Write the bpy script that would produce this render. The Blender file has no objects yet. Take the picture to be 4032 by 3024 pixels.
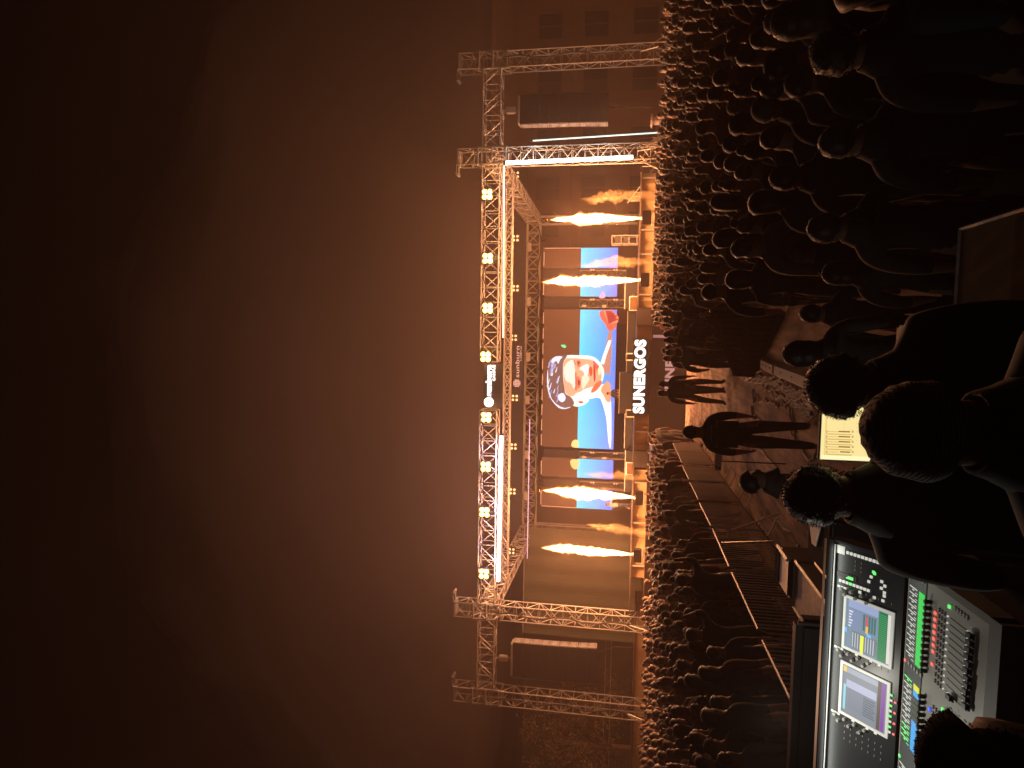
import bpy, bmesh, math, random
from mathutils import Vector, Matrix, noise
R = random.Random(7)
S = bpy.context.scene
C = S.collection
# ------------------------------------------------------------------ camera
F_PX, PITCH, ROLL, YAW = 2673.0, 0.1697, 0.0271, 0.0757
CAM = Vector((2.861, 0.0, 2.75))
Fw = Vector((-math.sin(YAW)*math.cos(PITCH), math.cos(YAW)*math.cos(PITCH), math.sin(PITCH)))
R0 = Vector((math.cos(YAW), math.sin(YAW), 0)); U0 = R0.cross(Fw)
RR = R0*math.cos(ROLL) + U0*math.sin(ROLL)
UU = U0*math.cos(ROLL) - R0*math.sin(ROLL)
cd = bpy.data.cameras.new('camera'); cam = bpy.data.objects.new('camera', cd); C.objects.link(cam)
cd.sensor_width = 36.0; cd.lens = 36.0*F_PX/4032.0; cd.clip_end = 600; cd.clip_start = 0.05
X_, Y_, Z_ = -UU, RR, -Fw                      # the phone was held on its side: up in the world is left in the frame
cam.matrix_world = Matrix(((X_.x, Y_.x, Z_.x, CAM.x), (X_.y, Y_.y, Z_.y, CAM.y), (X_.z, Y_.z, Z_.z, CAM.z), (0, 0, 0, 1)))
S.camera = cam
def ray(x, y): return Fw*F_PX - UU*(x-2016) + RR*(1512-y)
def at(x, y, Y):
    d = ray(x, y); return CAM + d*((Y-CAM.y)/d.y)
def atz(x, y, z):
    d = ray(x, y); return CAM + d*((z-CAM.z)/d.z)
# ------------------------------------------------------------------ world, exposure
w = bpy.data.worlds.new('World'); S.world = w; w.use_nodes = True
nt = w.node_tree; bg = nt.nodes['Background']
sky = nt.nodes.new('ShaderNodeTexSky'); sky.sky_type = 'NISHITA'; sky.sun_disc = False
sky.sun_elevation = math.radians(-6); sky.sun_rotation = math.radians(180)
nt.links.new(sky.outputs[0], bg.inputs[0]); bg.inputs[1].default_value = 0.012
S.view_settings.view_transform = 'Standard'; S.view_settings.look = 'None'
S.view_settings.exposure = 0.0; S.view_settings.gamma = 1.0
cy = S.cycles
cy.use_denoising = True
cy.max_bounces = 4; cy.diffuse_bounces = 2; cy.glossy_bounces = 2; cy.volume_bounces = 0; cy.transparent_max_bounces = 8
cy.sample_clamp_indirect = 0.6; cy.sample_clamp_direct = 0.0
cy.caustics_reflective = False; cy.caustics_refractive = False
cy.use_light_tree = True
# ------------------------------------------------------------------ stage lamps (all are lit fixtures in the photo)
def lamp(name, kind, loc, power, col, radius=0.3, rot=None, spot=None):
    l = bpy.data.lights.new(name, kind); l.energy = power; l.color = col
    if kind in ('POINT', 'SPOT'): l.shadow_soft_size = radius
    if kind == 'SPOT': l.spot_size = spot or 1.5; l.spot_blend = 0.7
    o = bpy.data.objects.new(name, l); o.location = loc
    if rot: o.rotation_euler = rot
    C.objects.link(o); return o
FLAMES = [(859, 2524, 2155), (1103, 2518, 2126), (1958, 2497, 2126), (2183, 2490, 2124)]   # y, x of nozzle, x of tip
FLAME_YD = 32.95
for k, (y, xb, xt) in enumerate(FLAMES):
    for t in (0.3, 0.72):
        ytip = y + (6 if k < 2 else -28)
        p = at(xb+(xt-xb)*t, y+(ytip-y)*t, FLAME_YD)
        lamp('flame_light', 'POINT', p, 1200, (1.0, 0.35, 0.125), 0.25)
BLIND_F = [(765, 1918), (1017, 1920), (1213, 1920), (1405, 1912), (1643, 1914), (1838, 1912), (2017, 1907), (2260, 1905)]
BLIND_B = [(688, 2031), (938, 2030), (1135, 2030), (1330, 2023), (1567, 2027), (1758, 2022), (1935, 2018), (2170, 2014)]
for k, (y, x) in enumerate(BLIND_F):
    lamp('blinder_light', 'POINT', at(x, y, 32.9), 100, (1.0, 0.50, 0.22), 0.15)
for y in (1800, 2000, 2200):
    lamp('tube_glow', 'POINT', at(1962, y, 33.3), 110, (0.80, 0.62, 0.95), 0.1)
for x in (2100, 2360):
    lamp('tube_glow', 'POINT', at(x, 628, 33.3), 45, (0.85, 0.95, 0.90), 0.1)
# ------------------------------------------------------------------ materials
def mat(name, col=(0.5, 0.5, 0.5), rough=0.7, metal=0.0, emit=None, es=0.0, nscale=0, namt=0.0, bump=0.0, sampling='NONE', spec=0.5):
    m = bpy.data.materials.new(name); m.use_nodes = True
    n = m.node_tree; b = n.nodes['Principled BSDF']
    b.inputs['Base Color'].default_value = (*col, 1); b.inputs['Roughness'].default_value = rough
    b.inputs['Metallic'].default_value = metal; b.inputs['Specular IOR Level'].default_value = spec
    if emit:
        b.inputs['Emission Color'].default_value = (*emit, 1); b.inputs['Emission Strength'].default_value = es
    if nscale:
        tc = n.nodes.new('ShaderNodeTexCoord'); nz = n.nodes.new('ShaderNodeTexNoise')
        nz.inputs['Scale'].default_value = nscale; nz.inputs['Detail'].default_value = 5
        n.links.new(tc.outputs['Object'], nz.inputs['Vector'])
        mx = n.nodes.new('ShaderNodeMix'); mx.data_type = 'RGBA'
        mx.inputs[6].default_value = (*[c*(1-namt) for c in col], 1); mx.inputs[7].default_value = (*[min(1, c*(1+namt)) for c in col], 1)
        n.links.new(nz.outputs['Fac'], mx.inputs[0]); n.links.new(mx.outputs[2], b.inputs['Base Color'])
        if bump:
            bp = n.nodes.new('ShaderNodeBump'); bp.inputs['Strength'].default_value = bump
            n.links.new(nz.outputs['Fac'], bp.inputs['Height']); n.links.new(bp.outputs[0], b.inputs['Normal'])
    m.cycles.emission_sampling = sampling
    return m
def volmat(name, col, density, emit=None, es=0.0, aniso=0.0):
    m = bpy.data.materials.new(name); m.use_nodes = True; n = m.node_tree
    n.nodes.remove(n.nodes['Principled BSDF'])
    v = n.nodes.new('ShaderNodeVolumePrincipled'); v.inputs['Color'].default_value = (*col, 1)
    v.inputs['Density'].default_value = density; v.inputs['Anisotropy'].default_value = aniso
    if emit:
        v.inputs['Emission Color'].default_value = (*emit, 1); v.inputs['Emission Strength'].default_value = es
    n.links.new(v.outputs[0], n.nodes['Material Output'].inputs['Volume']); m.cycles.emission_sampling = 'NONE'
    return m
M = {
 'alu': mat('aluminium', (0.50, 0.47, 0.44), 0.45, 0.35, nscale=9, namt=0.12),
 'black': mat('black_steel', (0.02, 0.02, 0.022), 0.5, 0.0, nscale=6, namt=0.3),
 'blackcloth': mat('black_cloth', (0.035, 0.033, 0.038), 0.9, nscale=4, namt=0.3, bump=0.3),
 'tan': mat('tan_drape', (0.50, 0.36, 0.20), 0.85, nscale=1.6, namt=0.3, bump=0.6),
 'wood': mat('scuffed_wood', (0.10, 0.05, 0.022), 0.9, nscale=5, namt=0.5),
 'deck': mat('stage_deck', (0.06, 0.055, 0.05), 0.6, nscale=3, namt=0.3),
 'silver': mat('silver_edge', (0.75, 0.73, 0.70), 0.35, 0.5),
 'white': mat('white_paint', (0.8, 0.8, 0.78), 0.6),
 'casetop': mat('scuffed_case', (0.60, 0.47, 0.43), 0.6, nscale=18, namt=0.7),
 'wall': mat('rendered_wall', (0.20, 0.13, 0.10), 0.9, nscale=0.7, namt=0.3),
 'wall_dark': mat('window_dark', (0.06, 0.05, 0.05), 0.5),
 'tarp': mat('tarpaulin', (0.10, 0.10, 0.06), 0.85, nscale=0.8, namt=0.3),
 'leaf': mat('leaves', (0.20, 0.14, 0.07), 0.8, nscale=2, namt=0.5),
 'bark': mat('bark', (0.10, 0.07, 0.05), 0.9, nscale=8, namt=0.4),
 'cable_w': mat('pale_cable', (0.70, 0.62, 0.58), 0.5),
 'cable_k': mat('dark_cable', (0.05, 0.04, 0.04), 0.5),
 'tube_w': mat('tube_white', (0.8, 0.8, 0.8), 0.5, emit=(0.92, 1.0, 0.90), es=9, sampling='FRONT'),
 'tube_l': mat('tube_lilac', (0.8, 0.8, 0.8), 0.5, emit=(0.88, 0.86, 1.0), es=9, sampling='FRONT'),
 'tube_t': mat('tube_thin', (0.8, 0.8, 0.8), 0.5, emit=(0.75, 0.95, 0.85), es=1.3),
 'tube_v': mat('tube_violet', (0.8, 0.8, 0.8), 0.5, emit=(0.55, 0.42, 0.85), es=1.0),
 'bulb': mat('bulb_hot', (0.8, 0.8, 0.8), 0.5, emit=(1.0, 0.80, 0.34), es=5),
 'bulb2': mat('bulb_dim', (0.8, 0.8, 0.8), 0.5, emit=(1.0, 0.76, 0.35), es=1.0),
 'reflector': mat('reflector', (0.8, 0.7, 0.3), 0.3, emit=(1.0, 0.52, 0.02), es=3.2),
 'reflector2': mat('reflector_dim', (0.5, 0.45, 0.3), 0.3, emit=(1.0, 0.55, 0.12), es=0.15),
 'led_w': mat('led_white', (0.8, 0.8, 0.8), 0.5, emit=(0.93, 1.0, 0.97), es=1.5),
 'print': mat('glowing_grey_print', (0.80, 0.78, 0.86), 0.8, emit=(0.42, 0.34, 0.46), es=0.38),  # unlit print with a weak glow added so the lettering reads brighter
 'leddark': mat('led_panel_off', (0.12, 0.07, 0.055), 0.55, nscale=5, namt=0.15),
 'ledframe': mat('led_trim', (0.9, 0.75, 0.65), 0.5, emit=(0.8, 0.55, 0.45), es=0.25),
 'skin': mat('skin', (0.30, 0.17, 0.11), 0.55, nscale=20, namt=0.12),
 'hair': mat('hair', (0.018, 0.014, 0.012), 0.5, nscale=60, namt=0.4, bump=0.4),
 'shoe': mat('shoe', (0.06, 0.06, 0.06), 0.6),
 'jeans': mat('dark_jeans', (0.035, 0.04, 0.06), 0.85, nscale=30, namt=0.3),
 'sh_k': mat('shirt_black', (0.025, 0.024, 0.026), 0.85, nscale=12, namt=0.3, bump=0.2),
 'sh_w': mat('shirt_pale', (0.30, 0.27, 0.26), 0.85, nscale=12, namt=0.15, bump=0.2),
 'sh_r': mat('shirt_red', (0.16, 0.035, 0.03), 0.85, nscale=12, namt=0.2, bump=0.2),
 'sh_b': mat('shirt_navy', (0.03, 0.04, 0.08), 0.85, nscale=12, namt=0.2, bump=0.2),
 'sh_g': mat('shirt_grey', (0.09, 0.085, 0.08), 0.85, nscale=12, namt=0.2, bump=0.2),
 'phone_on': mat('phone_screen', (0.5, 0.5, 0.5), 0.3, emit=(0.8, 0.95, 0.85), es=0.9),
 'flash': mat('phone_flash', (0.5, 0.5, 0.5), 0.3, emit=(0.5, 1.0, 0.75), es=6),
 'smoke': volmat('jet_smoke', (1.0, 0.74, 0.42), 1.7, aniso=0.0),
 'flame_out': volmat('flame_fringe', (0, 0, 0), 0.0, (1.0, 0.30, 0.04), 9.0),
 'flame_in': volmat('flame_core', (0, 0, 0), 0.0, (1.0, 0.66, 0.26), 95.0),
}
for k_, w_ in (('hair', .5), ('sh_k', .22), ('sh_g', .22), ('sh_b', .22), ('sh_w', .2), ('sh_r', .3)):
    b_ = M[k_].node_tree.nodes['Principled BSDF']; b_.inputs['Sheen Weight'].default_value = w_; b_.inputs['Sheen Roughness'].default_value = 0.35
# ------------------------------------------------------------------ helpers
def tag(o, label=None, cat=None, group=None, kind=None):
    if label: o['label'] = label
    if cat: o['category'] = cat
    if group: o['group'] = group
    if kind: o['kind'] = kind
    return o
def thing(name, label, cat, loc=(0, 0, 0), group=None, rz=0.0):
    o = bpy.data.objects.new(name, None); o.empty_display_size = 0.2; C.objects.link(o)
    o.location = loc; o.rotation_euler = (0, 0, rz); return tag(o, label, cat, group)
class MB:
    def __init__(s): s.v = []; s.f = []; s.m = []; s.mi = 0
    def add(s, vs, fs):
        o = len(s.v); s.v += [Vector(p) for p in vs]; s.f += [[i+o for i in f] for f in fs]; s.m += [s.mi]*len(fs)
    def box(s, lo, hi):
        x0, y0, z0 = lo; x1, y1, z1 = hi
        s.add([(x0, y0, z0), (x1, y0, z0), (x1, y1, z0), (x0, y1, z0), (x0, y0, z1), (x1, y0, z1), (x1, y1, z1), (x0, y1, z1)],
              [(0, 3, 2, 1), (4, 5, 6, 7), (0, 1, 5, 4), (1, 2, 6, 5), (2, 3, 7, 6), (3, 0, 4, 7)])
    def bevbox(s, lo, hi, b):
        x0, y0, z0 = lo; x1, y1, z1 = hi; bm = bmesh.new()
        bmesh.ops.create_cube(bm, size=1)
        for v in bm.verts: v.co = Vector(((x0+x1)/2+v.co.x*(x1-x0), (y0+y1)/2+v.co.y*(y1-y0), (z0+z1)/2+v.co.z*(z1-z0)))
        bmesh.ops.bevel(bm, geom=bm.edges[:], offset=b, segments=2, affect='EDGES')
        bm.verts.index_update(); s.add([v.co.copy() for v in bm.verts], [[v.index for v in f.verts] for f in bm.faces]); bm.free()
    def hexa(s, p):   # 8 points, bottom 4 then top 4
        s.add(p, [(0, 3, 2, 1), (4, 5, 6, 7), (0, 1, 5, 4), (1, 2, 6, 5), (2, 3, 7, 6), (3, 0, 4, 7)])
    def tube(s, a, b, r, n=6, r2=None):
        a = Vector(a); b = Vector(b); d = (b-a)
        if d.length < 1e-6: return
        d.normalize(); t = Vector((0, 0, 1)) if abs(d.z) < 0.9 else Vector((1, 0, 0))
        u = d.cross(t).normalized(); w_ = d.cross(u); r2 = r if r2 is None else r2
        vs = [a+(u*math.cos(2*math.pi*i/n)+w_*math.sin(2*math.pi*i/n))*r for i in range(n)] + \
             [b+(u*math.cos(2*math.pi*i/n)+w_*math.sin(2*math.pi*i/n))*r2 for i in range(n)]
        s.add(vs, [(i, i+n, (i+1) % n+n, (i+1) % n) for i in range(n)] + [tuple(range(n)), tuple(range(2*n-1, n-1, -1))])
    def path(s, pts, r, n=5):
        pts = [Vector(p) for p in pts]; rings = []
        for i, p in enumerate(pts):
            d = (pts[min(i+1, len(pts)-1)]-pts[max(i-1, 0)]).normalized()
            t = Vector((0, 0, 1)) if abs(d.z) < 0.9 else Vector((1, 0, 0))
            u = d.cross(t).normalized(); w_ = d.cross(u)
            rings.append([p+(u*math.cos(2*math.pi*k/n)+w_*math.sin(2*math.pi*k/n))*r for k in range(n)])
        vs = [q for rg in rings for q in rg]
        fs = [(i*n+k, (i+1)*n+k, (i+1)*n+(k+1) % n, i*n+(k+1) % n) for i in range(len(pts)-1) for k in range(n)]
        fs += [tuple(range(n)), tuple(range(len(vs)-1, len(vs)-n-1, -1))]
        s.add(vs, fs)
    def lathe(s, prof, n=12, c=(0, 0, 0)):
        c = Vector(c); vs = [c+Vector((r*math.cos(2*math.pi*k/n), r*math.sin(2*math.pi*k/n), z)) for r, z in prof for k in range(n)]
        fs = [(i*n+k, i*n+(k+1) % n, (i+1)*n+(k+1) % n, (i+1)*n+k) for i in range(len(prof)-1) for k in range(n)]
        fs += [tuple(range(n-1, -1, -1)), tuple(range(len(vs)-n, len(vs)))]
        s.add(vs, fs)
    def quad(s, a, b, c, d): s.add([a, b, c, d], [(0, 1, 2, 3)])
    def poly_plate(s, pts, n, t):  # flat outline pts extruded by t along n
        n = Vector(n).normalized()*t; k = len(pts); P = [Vector(p) for p in pts]
        s.add(P+[p+n for p in P], [tuple(range(k-1, -1, -1)), tuple(range(k, 2*k))]+[(i, (i+1) % k, (i+1) % k+k, i+k) for i in range(k)])
    def build(s, name, m, parent=None, origin=None, smooth=False):
        me = bpy.data.meshes.new(name); O = Vector(origin) if origin is not None else Vector((0, 0, 0))
        me.from_pydata([tuple(v-O) for v in s.v], [], s.f)
        ms = m if isinstance(m, (list, tuple)) else [m]
        for q in ms: me.materials.append(q)
        if len(ms) > 1:
            for p, i in zip(me.polygons, s.m): p.material_index = i
        if smooth:
            for p in me.polygons: p.use_smooth = True
        me.update(); bmx = bmesh.new(); bmx.from_mesh(me); bmesh.ops.recalc_face_normals(bmx, faces=bmx.faces); bmx.to_mesh(me); bmx.free()
        o = bpy.data.objects.new(name, me); C.objects.link(o)
        if parent: o.parent = parent
        elif origin is not None: o.location = O
        return o
def copy_tree(o, parent=None):
    c = o.copy(); C.objects.link(c); c.parent = parent
    for ch in list(o.children): copy_tree(ch, c)
    return c
def text_mesh(txt, size, extrude, offset=0.0, spacing=1.0):
    cu = bpy.data.curves.new('txt', 'FONT'); cu.body = txt; cu.size = size; cu.extrude = extrude; cu.offset = offset
    cu.space_character = spacing; cu.align_x = 'CENTER'; cu.align_y = 'CENTER'; cu.resolution_u = 4
    o = bpy.data.objects.new('txt', cu); C.objects.link(o); bpy.context.view_layer.update()
    me = bpy.data.meshes.new_from_object(o.evaluated_get(bpy.context.evaluated_depsgraph_get()))
    bpy.data.objects.remove(o); return me
def wall_text(name, txt, c, width, height, m, parent, origin, offset=0.0, depth=0.03, spacing=1.0):
    """raised lettering standing upright facing -Y, centred on c, fitted to width x height"""
    me = text_mesh(txt, 1.0, depth, offset, spacing)
    xs = [v.co.x for v in me.vertices]; ys = [v.co.y for v in me.vertices]
    sx = width/(max(xs)-min(xs)); sy = height/(max(ys)-min(ys)); mx, my = (max(xs)+min(xs))/2, (max(ys)+min(ys))/2
    c = Vector(c); O = Vector(origin)
    for v in me.vertices:
        p = v.co.copy(); v.co = c + Vector(((p.x-mx)*sx, -p.z, (p.y-my)*sy)) - O
    me.materials.clear(); me.materials.append(m)
    o = bpy.data.objects.new(name, me); C.objects.link(o); o.parent = parent; return o
def truss(a, b, wd, ht, up=(0, 0, 1), bay=0.75, rc=0.032, rb=0.017, frame=None, brace=None, phase=0):
    """box truss between a and b (centre line); wd across, ht along up"""
    a = Vector(a); b = Vector(b); d = (b-a).normalized(); up = Vector(up)
    sd = d.cross(up).normalized(); up = sd.cross(d).normalized()
    cs = [sd*(i*wd/2)+up*(j*ht/2) for i, j in ((-1, -1), (1, -1), (1, 1), (-1, 1))]
    L = (b-a).length; n = max(2, round(L/bay))
    for c in cs: frame.tube(a+c, b+c, rc, 6)
    for k in range(n+1):
        p = a+d*(L*k/n)
        for q in range(4): brace.tube(p+cs[q], p+cs[(q+1) % 4], rb, 4)
    for k in range(n):
        p0 = a+d*(L*k/n); p1 = a+d*(L*(k+1)/n)
        for q in range(4):
            c0, c1 = cs[q], cs[(q+1) % 4]
            if (k+q+phase) % 2: c0, c1 = c1, c0
            brace.tube(p0+c0, p1+c1, rb*1.15, 4)
exec_parts = []
# ------------------------------------------------------------------ setting: ground, riser
g = MB(); g.box((-160, -30, -0.5), (160, 200, 0.0))
gm = bpy.data.materials.new('trodden_ground'); gm.use_nodes = True; n = gm.node_tree; b = n.nodes['Principled BSDF']
tc = n.nodes.new('ShaderNodeTexCoord'); n1 = n.nodes.new('ShaderNodeTexNoise'); n1.inputs['Scale'].default_value = 0.9; n1.inputs['Detail'].default_value = 8
mp = n.nodes.new('ShaderNodeMapping'); mp.inputs['Scale'].default_value = (5.0, 0.5, 1)
n2 = n.nodes.new('ShaderNodeTexNoise'); n2.inputs['Scale'].default_value = 1.6; n2.inputs['Detail'].default_value = 6
n.links.new(tc.outputs['Object'], n1.inputs['Vector']); n.links.new(tc.outputs['Object'], mp.inputs[0]); n.links.new(mp.outputs[0], n2.inputs['Vector'])
mx = n.nodes.new('ShaderNodeMath'); mx.operation = 'MULTIPLY'; n.links.new(n1.outputs['Fac'], mx.inputs[0]); n.links.new(n2.outputs['Fac'], mx.inputs[1])
cr = n.nodes.new('ShaderNodeValToRGB'); cr.color_ramp.elements[0].position = 0.12; cr.color_ramp.elements[1].position = 0.34
cr.color_ramp.elements[0].color = (0.10, 0.065, 0.05, 1); cr.color_ramp.elements[1].color = (0.68, 0.46, 0.34, 1)
n.links.new(mx.outputs[0], cr.inputs[0]); n.links.new(cr.outputs[0], b.inputs['Base Color']); b.inputs['Roughness'].default_value = 0.85
bp = n.nodes.new('ShaderNodeBump'); bp.inputs['Strength'].default_value = 0.5; n.links.new(mx.outputs[0], bp.inputs['Height']); n.links.new(bp.outputs[0], b.inputs['Normal'])
tag(g.build('ground', gm), kind='structure')
RZ = 0.45
g = MB(); M['riser'] = mat('riser_carpet', (.012, .011, .012), .95, spec=0.1); g.box((-1.2, -1.5, 0.004), (4.2, 5.6, RZ)); tag(g.build('mixing_riser', M['riser']), kind='structure')
# ------------------------------------------------------------------ stage block
YF = 34.0
def base(o): return Vector(o)
fl = at(2500, 2400, YF).x; fr = at(2520, 690, YF).x
DZ = 2.42                                          # deck height
g = MB(); g.box((fl-0.1, YF+0.05, 0.004), (fr+0.1, 46.0, 1.72)); tag(g.build('stage_platform', M['deck']), kind='structure')
org = Vector((0, YF, 0))
st = thing('stage_fascia', 'long dark stage fascia carrying the tan lit drape under the flames', 'stage', org)
g = MB(); g.box((fl, YF-0.35, 0.004), (fr, YF, 1.70)); g.build('fascia', M['blackcloth'], st, org)
segs = [(690, 1212), (1283, 1337), (1628, 1775), (1843, 2262)]
for y0, y1 in segs:
    g = MB()
    x1 = at(2520, y0, YF).x; x0 = at(2520, y1, YF).x; nn = max(2, int((x1-x0)/0.16)); ph = R.random()*6
    pts = []
    for k in range(nn+1):
        x = x0+(x1-x0)*k/nn; off = 0.035*math.sin(k*1.3+ph)+R.uniform(-0.015, 0.015); pts.append((x, YF-0.40+off))
    for k in range(nn):
        (xa, ya), (xb, yb) = pts[k], pts[k+1]
        g.hexa([(xa, ya, 1.74), (xb, yb, 1.74), (xb, YF+0.2, 1.74), (xa, YF+0.2, 1.74), (xa, ya+0.03, 2.36), (xb, yb+0.03, 2.36), (xb, YF+0.2, 2.36), (xa, YF+0.2, 2.36)])
    g.build('pleated_drape', M['tan'], st, org)
g = MB(); g.box((fl, YF-0.52, 2.362), (fr, 46.0, DZ)); g.build('deck_edge', M['deck'], st, org)
g = MB(); g.box((fl, YF-0.56, 1.70), (fr, YF-0.35, 1.738)); g.tube((fl, YF-0.58, 2.39), (fr, YF-0.58, 2.39), 0.016); g.tube((fl, YF-0.6, 1.72), (fr, YF-0.6, 1.72), 0.014); g.build('edge_rail', M['wood'], st, org)
g = MB()
for y in (700, 905, 1000, 1160, 1700, 1900, 2060, 2230):
    p = at(2520, y, YF-0.5); g.box((p.x-0.03, YF-0.5, 1.742), (p.x+0.03, YF-0.44, 2.36))
g.build('upright', M['silver'], st, org)
# left wing strip beyond the stage
wl = at(2530, 3040, YF+1).x
lw = thing('side_platform', 'low tan skirted platform running out to the left of the stage', 'platform', (wl, YF+1, 0))
g = MB(); g.box((wl-3, YF+1.0, 1.45), (fl-0.15, YF+3, 2.02)); g.build('skirt', M['tan'], lw, lw.location)
g = MB(); g.box((wl-3, YF+0.9, 2.022), (fl-0.15, YF+3, 2.08)); g.build('top_board', M['wood'], lw, lw.location)
g = MB(); g.box((wl-3, YF+1.1, 0.004), (fl-0.15, YF+3, 1.448)); g.build('base_cloth', M['blackcloth'], lw, lw.location)
# printed name cloth low on the fascia and lit name panel on the deck front
pc = at(2668, 1418, YF-0.5)
a0 = at(2640, 1560, YF-0.45); a1 = at(2640, 1262, YF-0.45)
bn = thing('fascia_banner', 'dark cloth banner with grey SUNERGOS lettering low on the stage front', 'banner', ((a0.x+a1.x)/2, YF-0.42, 0))
g = MB(); g.box((at(2640, 1745, YF).x, YF-0.42, 0.05), (at(2640, 1318, YF).x, YF-0.37, 1.66)); g.build('cloth', M['blackcloth'], bn, bn.location)
zc = (at(2623, 1410, YF-0.45).z+at(2660, 1410, YF-0.45).z)/2; zc = at(2639, 1410, YF-0.45).z
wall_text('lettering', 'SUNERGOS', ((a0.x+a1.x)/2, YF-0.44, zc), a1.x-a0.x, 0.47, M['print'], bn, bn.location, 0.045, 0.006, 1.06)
g = MB()
zt = 1.64
for yy in (1750, 1325):
    px = at(2640, yy, YF-0.45).x; g.box((px-0.07, YF-0.47, 0.3), (px+0.07, YF-0.44, zt))
px = at(2640, 1750, YF-0.45).x; g.box((px-1.5, YF-0.47, zt-0.12), (px-0.075, YF-0.44, zt)); g.build('border_print', M['print'], bn, bn.location)
l0 = at(2520, 1628, YF-0.7); l1 = at(2520, 1337, YF-0.7)
lp = thing('name_panel', 'bright white lit SUNERGOS lettering on the dark panel at stage centre', 'sign', ((l0.x+l1.x)/2, YF-0.7, 0))
zb0 = at(2545, 1480, YF-0.7).z; zt0 = at(2491, 1480, YF-0.7).z
g = MB(); g.box((l0.x-0.06, YF-0.66, zb0-0.12), (l1.x+0.06, YF-0.58, zt0+0.02)); g.build('panel', M['black'], lp, lp.location)
wall_text('lettering', 'SUNERGOS', ((l0.x+l1.x)/2, YF-0.69, (zb0+zt0)/2), l1.x-l0.x, (zt0-zb0)*0.86, M['led_w'], lp, lp.location, 0.055, 0.02, 1.08)
# subwoofer blocks each side of the sign
for (y0, y1, lab) in ((1212, 1283, 'right of'), (1775, 1843, 'left of')):
    p0 = at(2540, y1, YF-0.6); p1 = at(2540, y0, YF-0.6)
    sb = thing('stage_speaker', 'pair of square black speakers in the stage front %s the lit name sign' % lab, 'speaker', ((p0.x+p1.x)/2, YF-0.6, 1.74), 'black speakers in the stage front')
    g = MB(); zz0, zz1 = 1.745, at(2508 if y0 < 1500 else 2496, y0, YF-0.6).z
    g.bevbox((p0.x, YF-0.62, zz0), (p1.x, YF-0.41, zz1), 0.02); g.build('cabinet', M['black'], sb, sb.location)
    g = MB()
    for zz in (0.25, 0.75):
        z_ = zz0+(zz1-zz0)*zz
        g.box((p0.x+0.04, YF-0.635, z_-0.17), (p1.x-0.04, YF-0.622, z_+0.17))
    g.build('grille', M['wall_dark'], sb, sb.location)
# ------------------------------------------------------------------ truss towers and beams
XI, XO, XBK, YB = 11.616, 16.21, 10.3, 45.1
ZB0, ZB1 = 9.30, 10.18
def tower(X, Y, h, wd, label, hat=True, inward=0, group='front truss towers'):
    loc = Vector((X, Y, 0)); t = thing('truss_tower', label, 'truss tower', loc, group)
    f = MB(); b_ = MB(); truss((X, Y, 0.1), (X, Y, h), wd, wd, up=(0, 1, 0), bay=0.62, frame=f, brace=b_)
    f.build('chord', M['alu'], t, loc); b_.build('bracing', M['alu'], t, loc)
    g = MB(); g.box((X-wd*0.8, Y-wd*0.8, 0.004), (X+wd*0.8, Y+wd*0.8, 0.1)); g.build('base_plate', M['black'], t, loc)
    if hat:
        g = MB(); g.box((X-wd/2-0.02, Y-wd/2-0.02, h+0.035), (X+wd/2+0.02, Y+wd/2+0.02, h+0.09))
        g.tube((X, Y-0.25, h+0.14), (X+inward*0.85, Y-0.25, h+0.14), 0.05); g.tube((X, Y+0.25, h+0.14), (X+inward*0.85, Y+0.25, h+0.14), 0.05)
        g.tube((X+inward*0.8, Y-0.3, h+0.13), (X+inward*0.8, Y+0.3, h+0.13), 0.08)
        g.build('hoist_head', M['alu'], t, loc)
        g = MB()
        for sx in (-1, 1):
            for sy in (-1, 1): g.tube((X+sx*(wd/2+0.05), Y+sy*wd/2, 8.9), (X+sx*(wd/2+0.05), Y+sy*wd/2, 10.5), 0.03)
        for zz in (9.0, 9.7, 10.4):
            g.tube((X-wd/2-0.05, Y-wd/2-0.03, zz), (X+wd/2+0.05, Y-wd/2-0.03, zz), 0.04); g.tube((X-wd/2-0.05, Y+wd/2+0.03, zz), (X+wd/2+0.05, Y+wd/2+0.03, zz), 0.04)
        g.build('sleeve_block', M['alu'], t, loc)
    # steel diagonal foot braces
    g = MB(); g.tube((X, Y-wd/2, 2.6), (X, Y-1.8, 0.05), 0.03); g.tube((X+(1 if X > 0 else -1)*wd/2, Y, 2.2), (X+(1 if X > 0 else -1)*1.7, Y, 0.05), 0.035)
    g.build('stay', M['alu'], t, loc)
    return t
tower(-XI, YF, 11.4, 0.76, 'inner truss tower left of the flames, carrying the beam', True, 1)
tower(XI, YF, 11.4, 0.76, 'inner truss tower beside the thick white vertical light tube', True, -1)
tower(-XO, YF, 11.4, 0.76, 'outermost truss tower left of the hanging speaker column', True, 1)
tower(XO, YF, 11.4, 0.76, 'outermost truss tower by the building on the far right', True, -1)
tower(-XBK, YB, 8.9, 0.5, 'thinner rear truss tower beside the leftmost flame', False, 1, 'rear truss towers')
tower(XBK, YB, 8.9, 0.5, 'thinner rear truss tower behind the rightmost flame', False, -1, 'rear truss towers')
def beam(name, label, a, b, wd, ht, bay=0.75, group=None, rb=0.02, rc=0.036):
    a = Vector(a); b = Vector(b); c = (a+b)/2; t = thing(name, label, 'truss beam', c, group)
    f = MB(); s = MB(); truss(a, b, wd, ht, bay=bay, rb=rb, rc=rc, frame=f, brace=s)
    f.build('chord', M['alu'], t, c); s.build('bracing', M['alu'], t, c); return t
zc = (ZB0+ZB1)/2; hb = ZB1-ZB0
sgn = at(1940, 1515, YF).x
sl, sr = at(1940, 1606, YF).x, at(1940, 1432, YF).x
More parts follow.
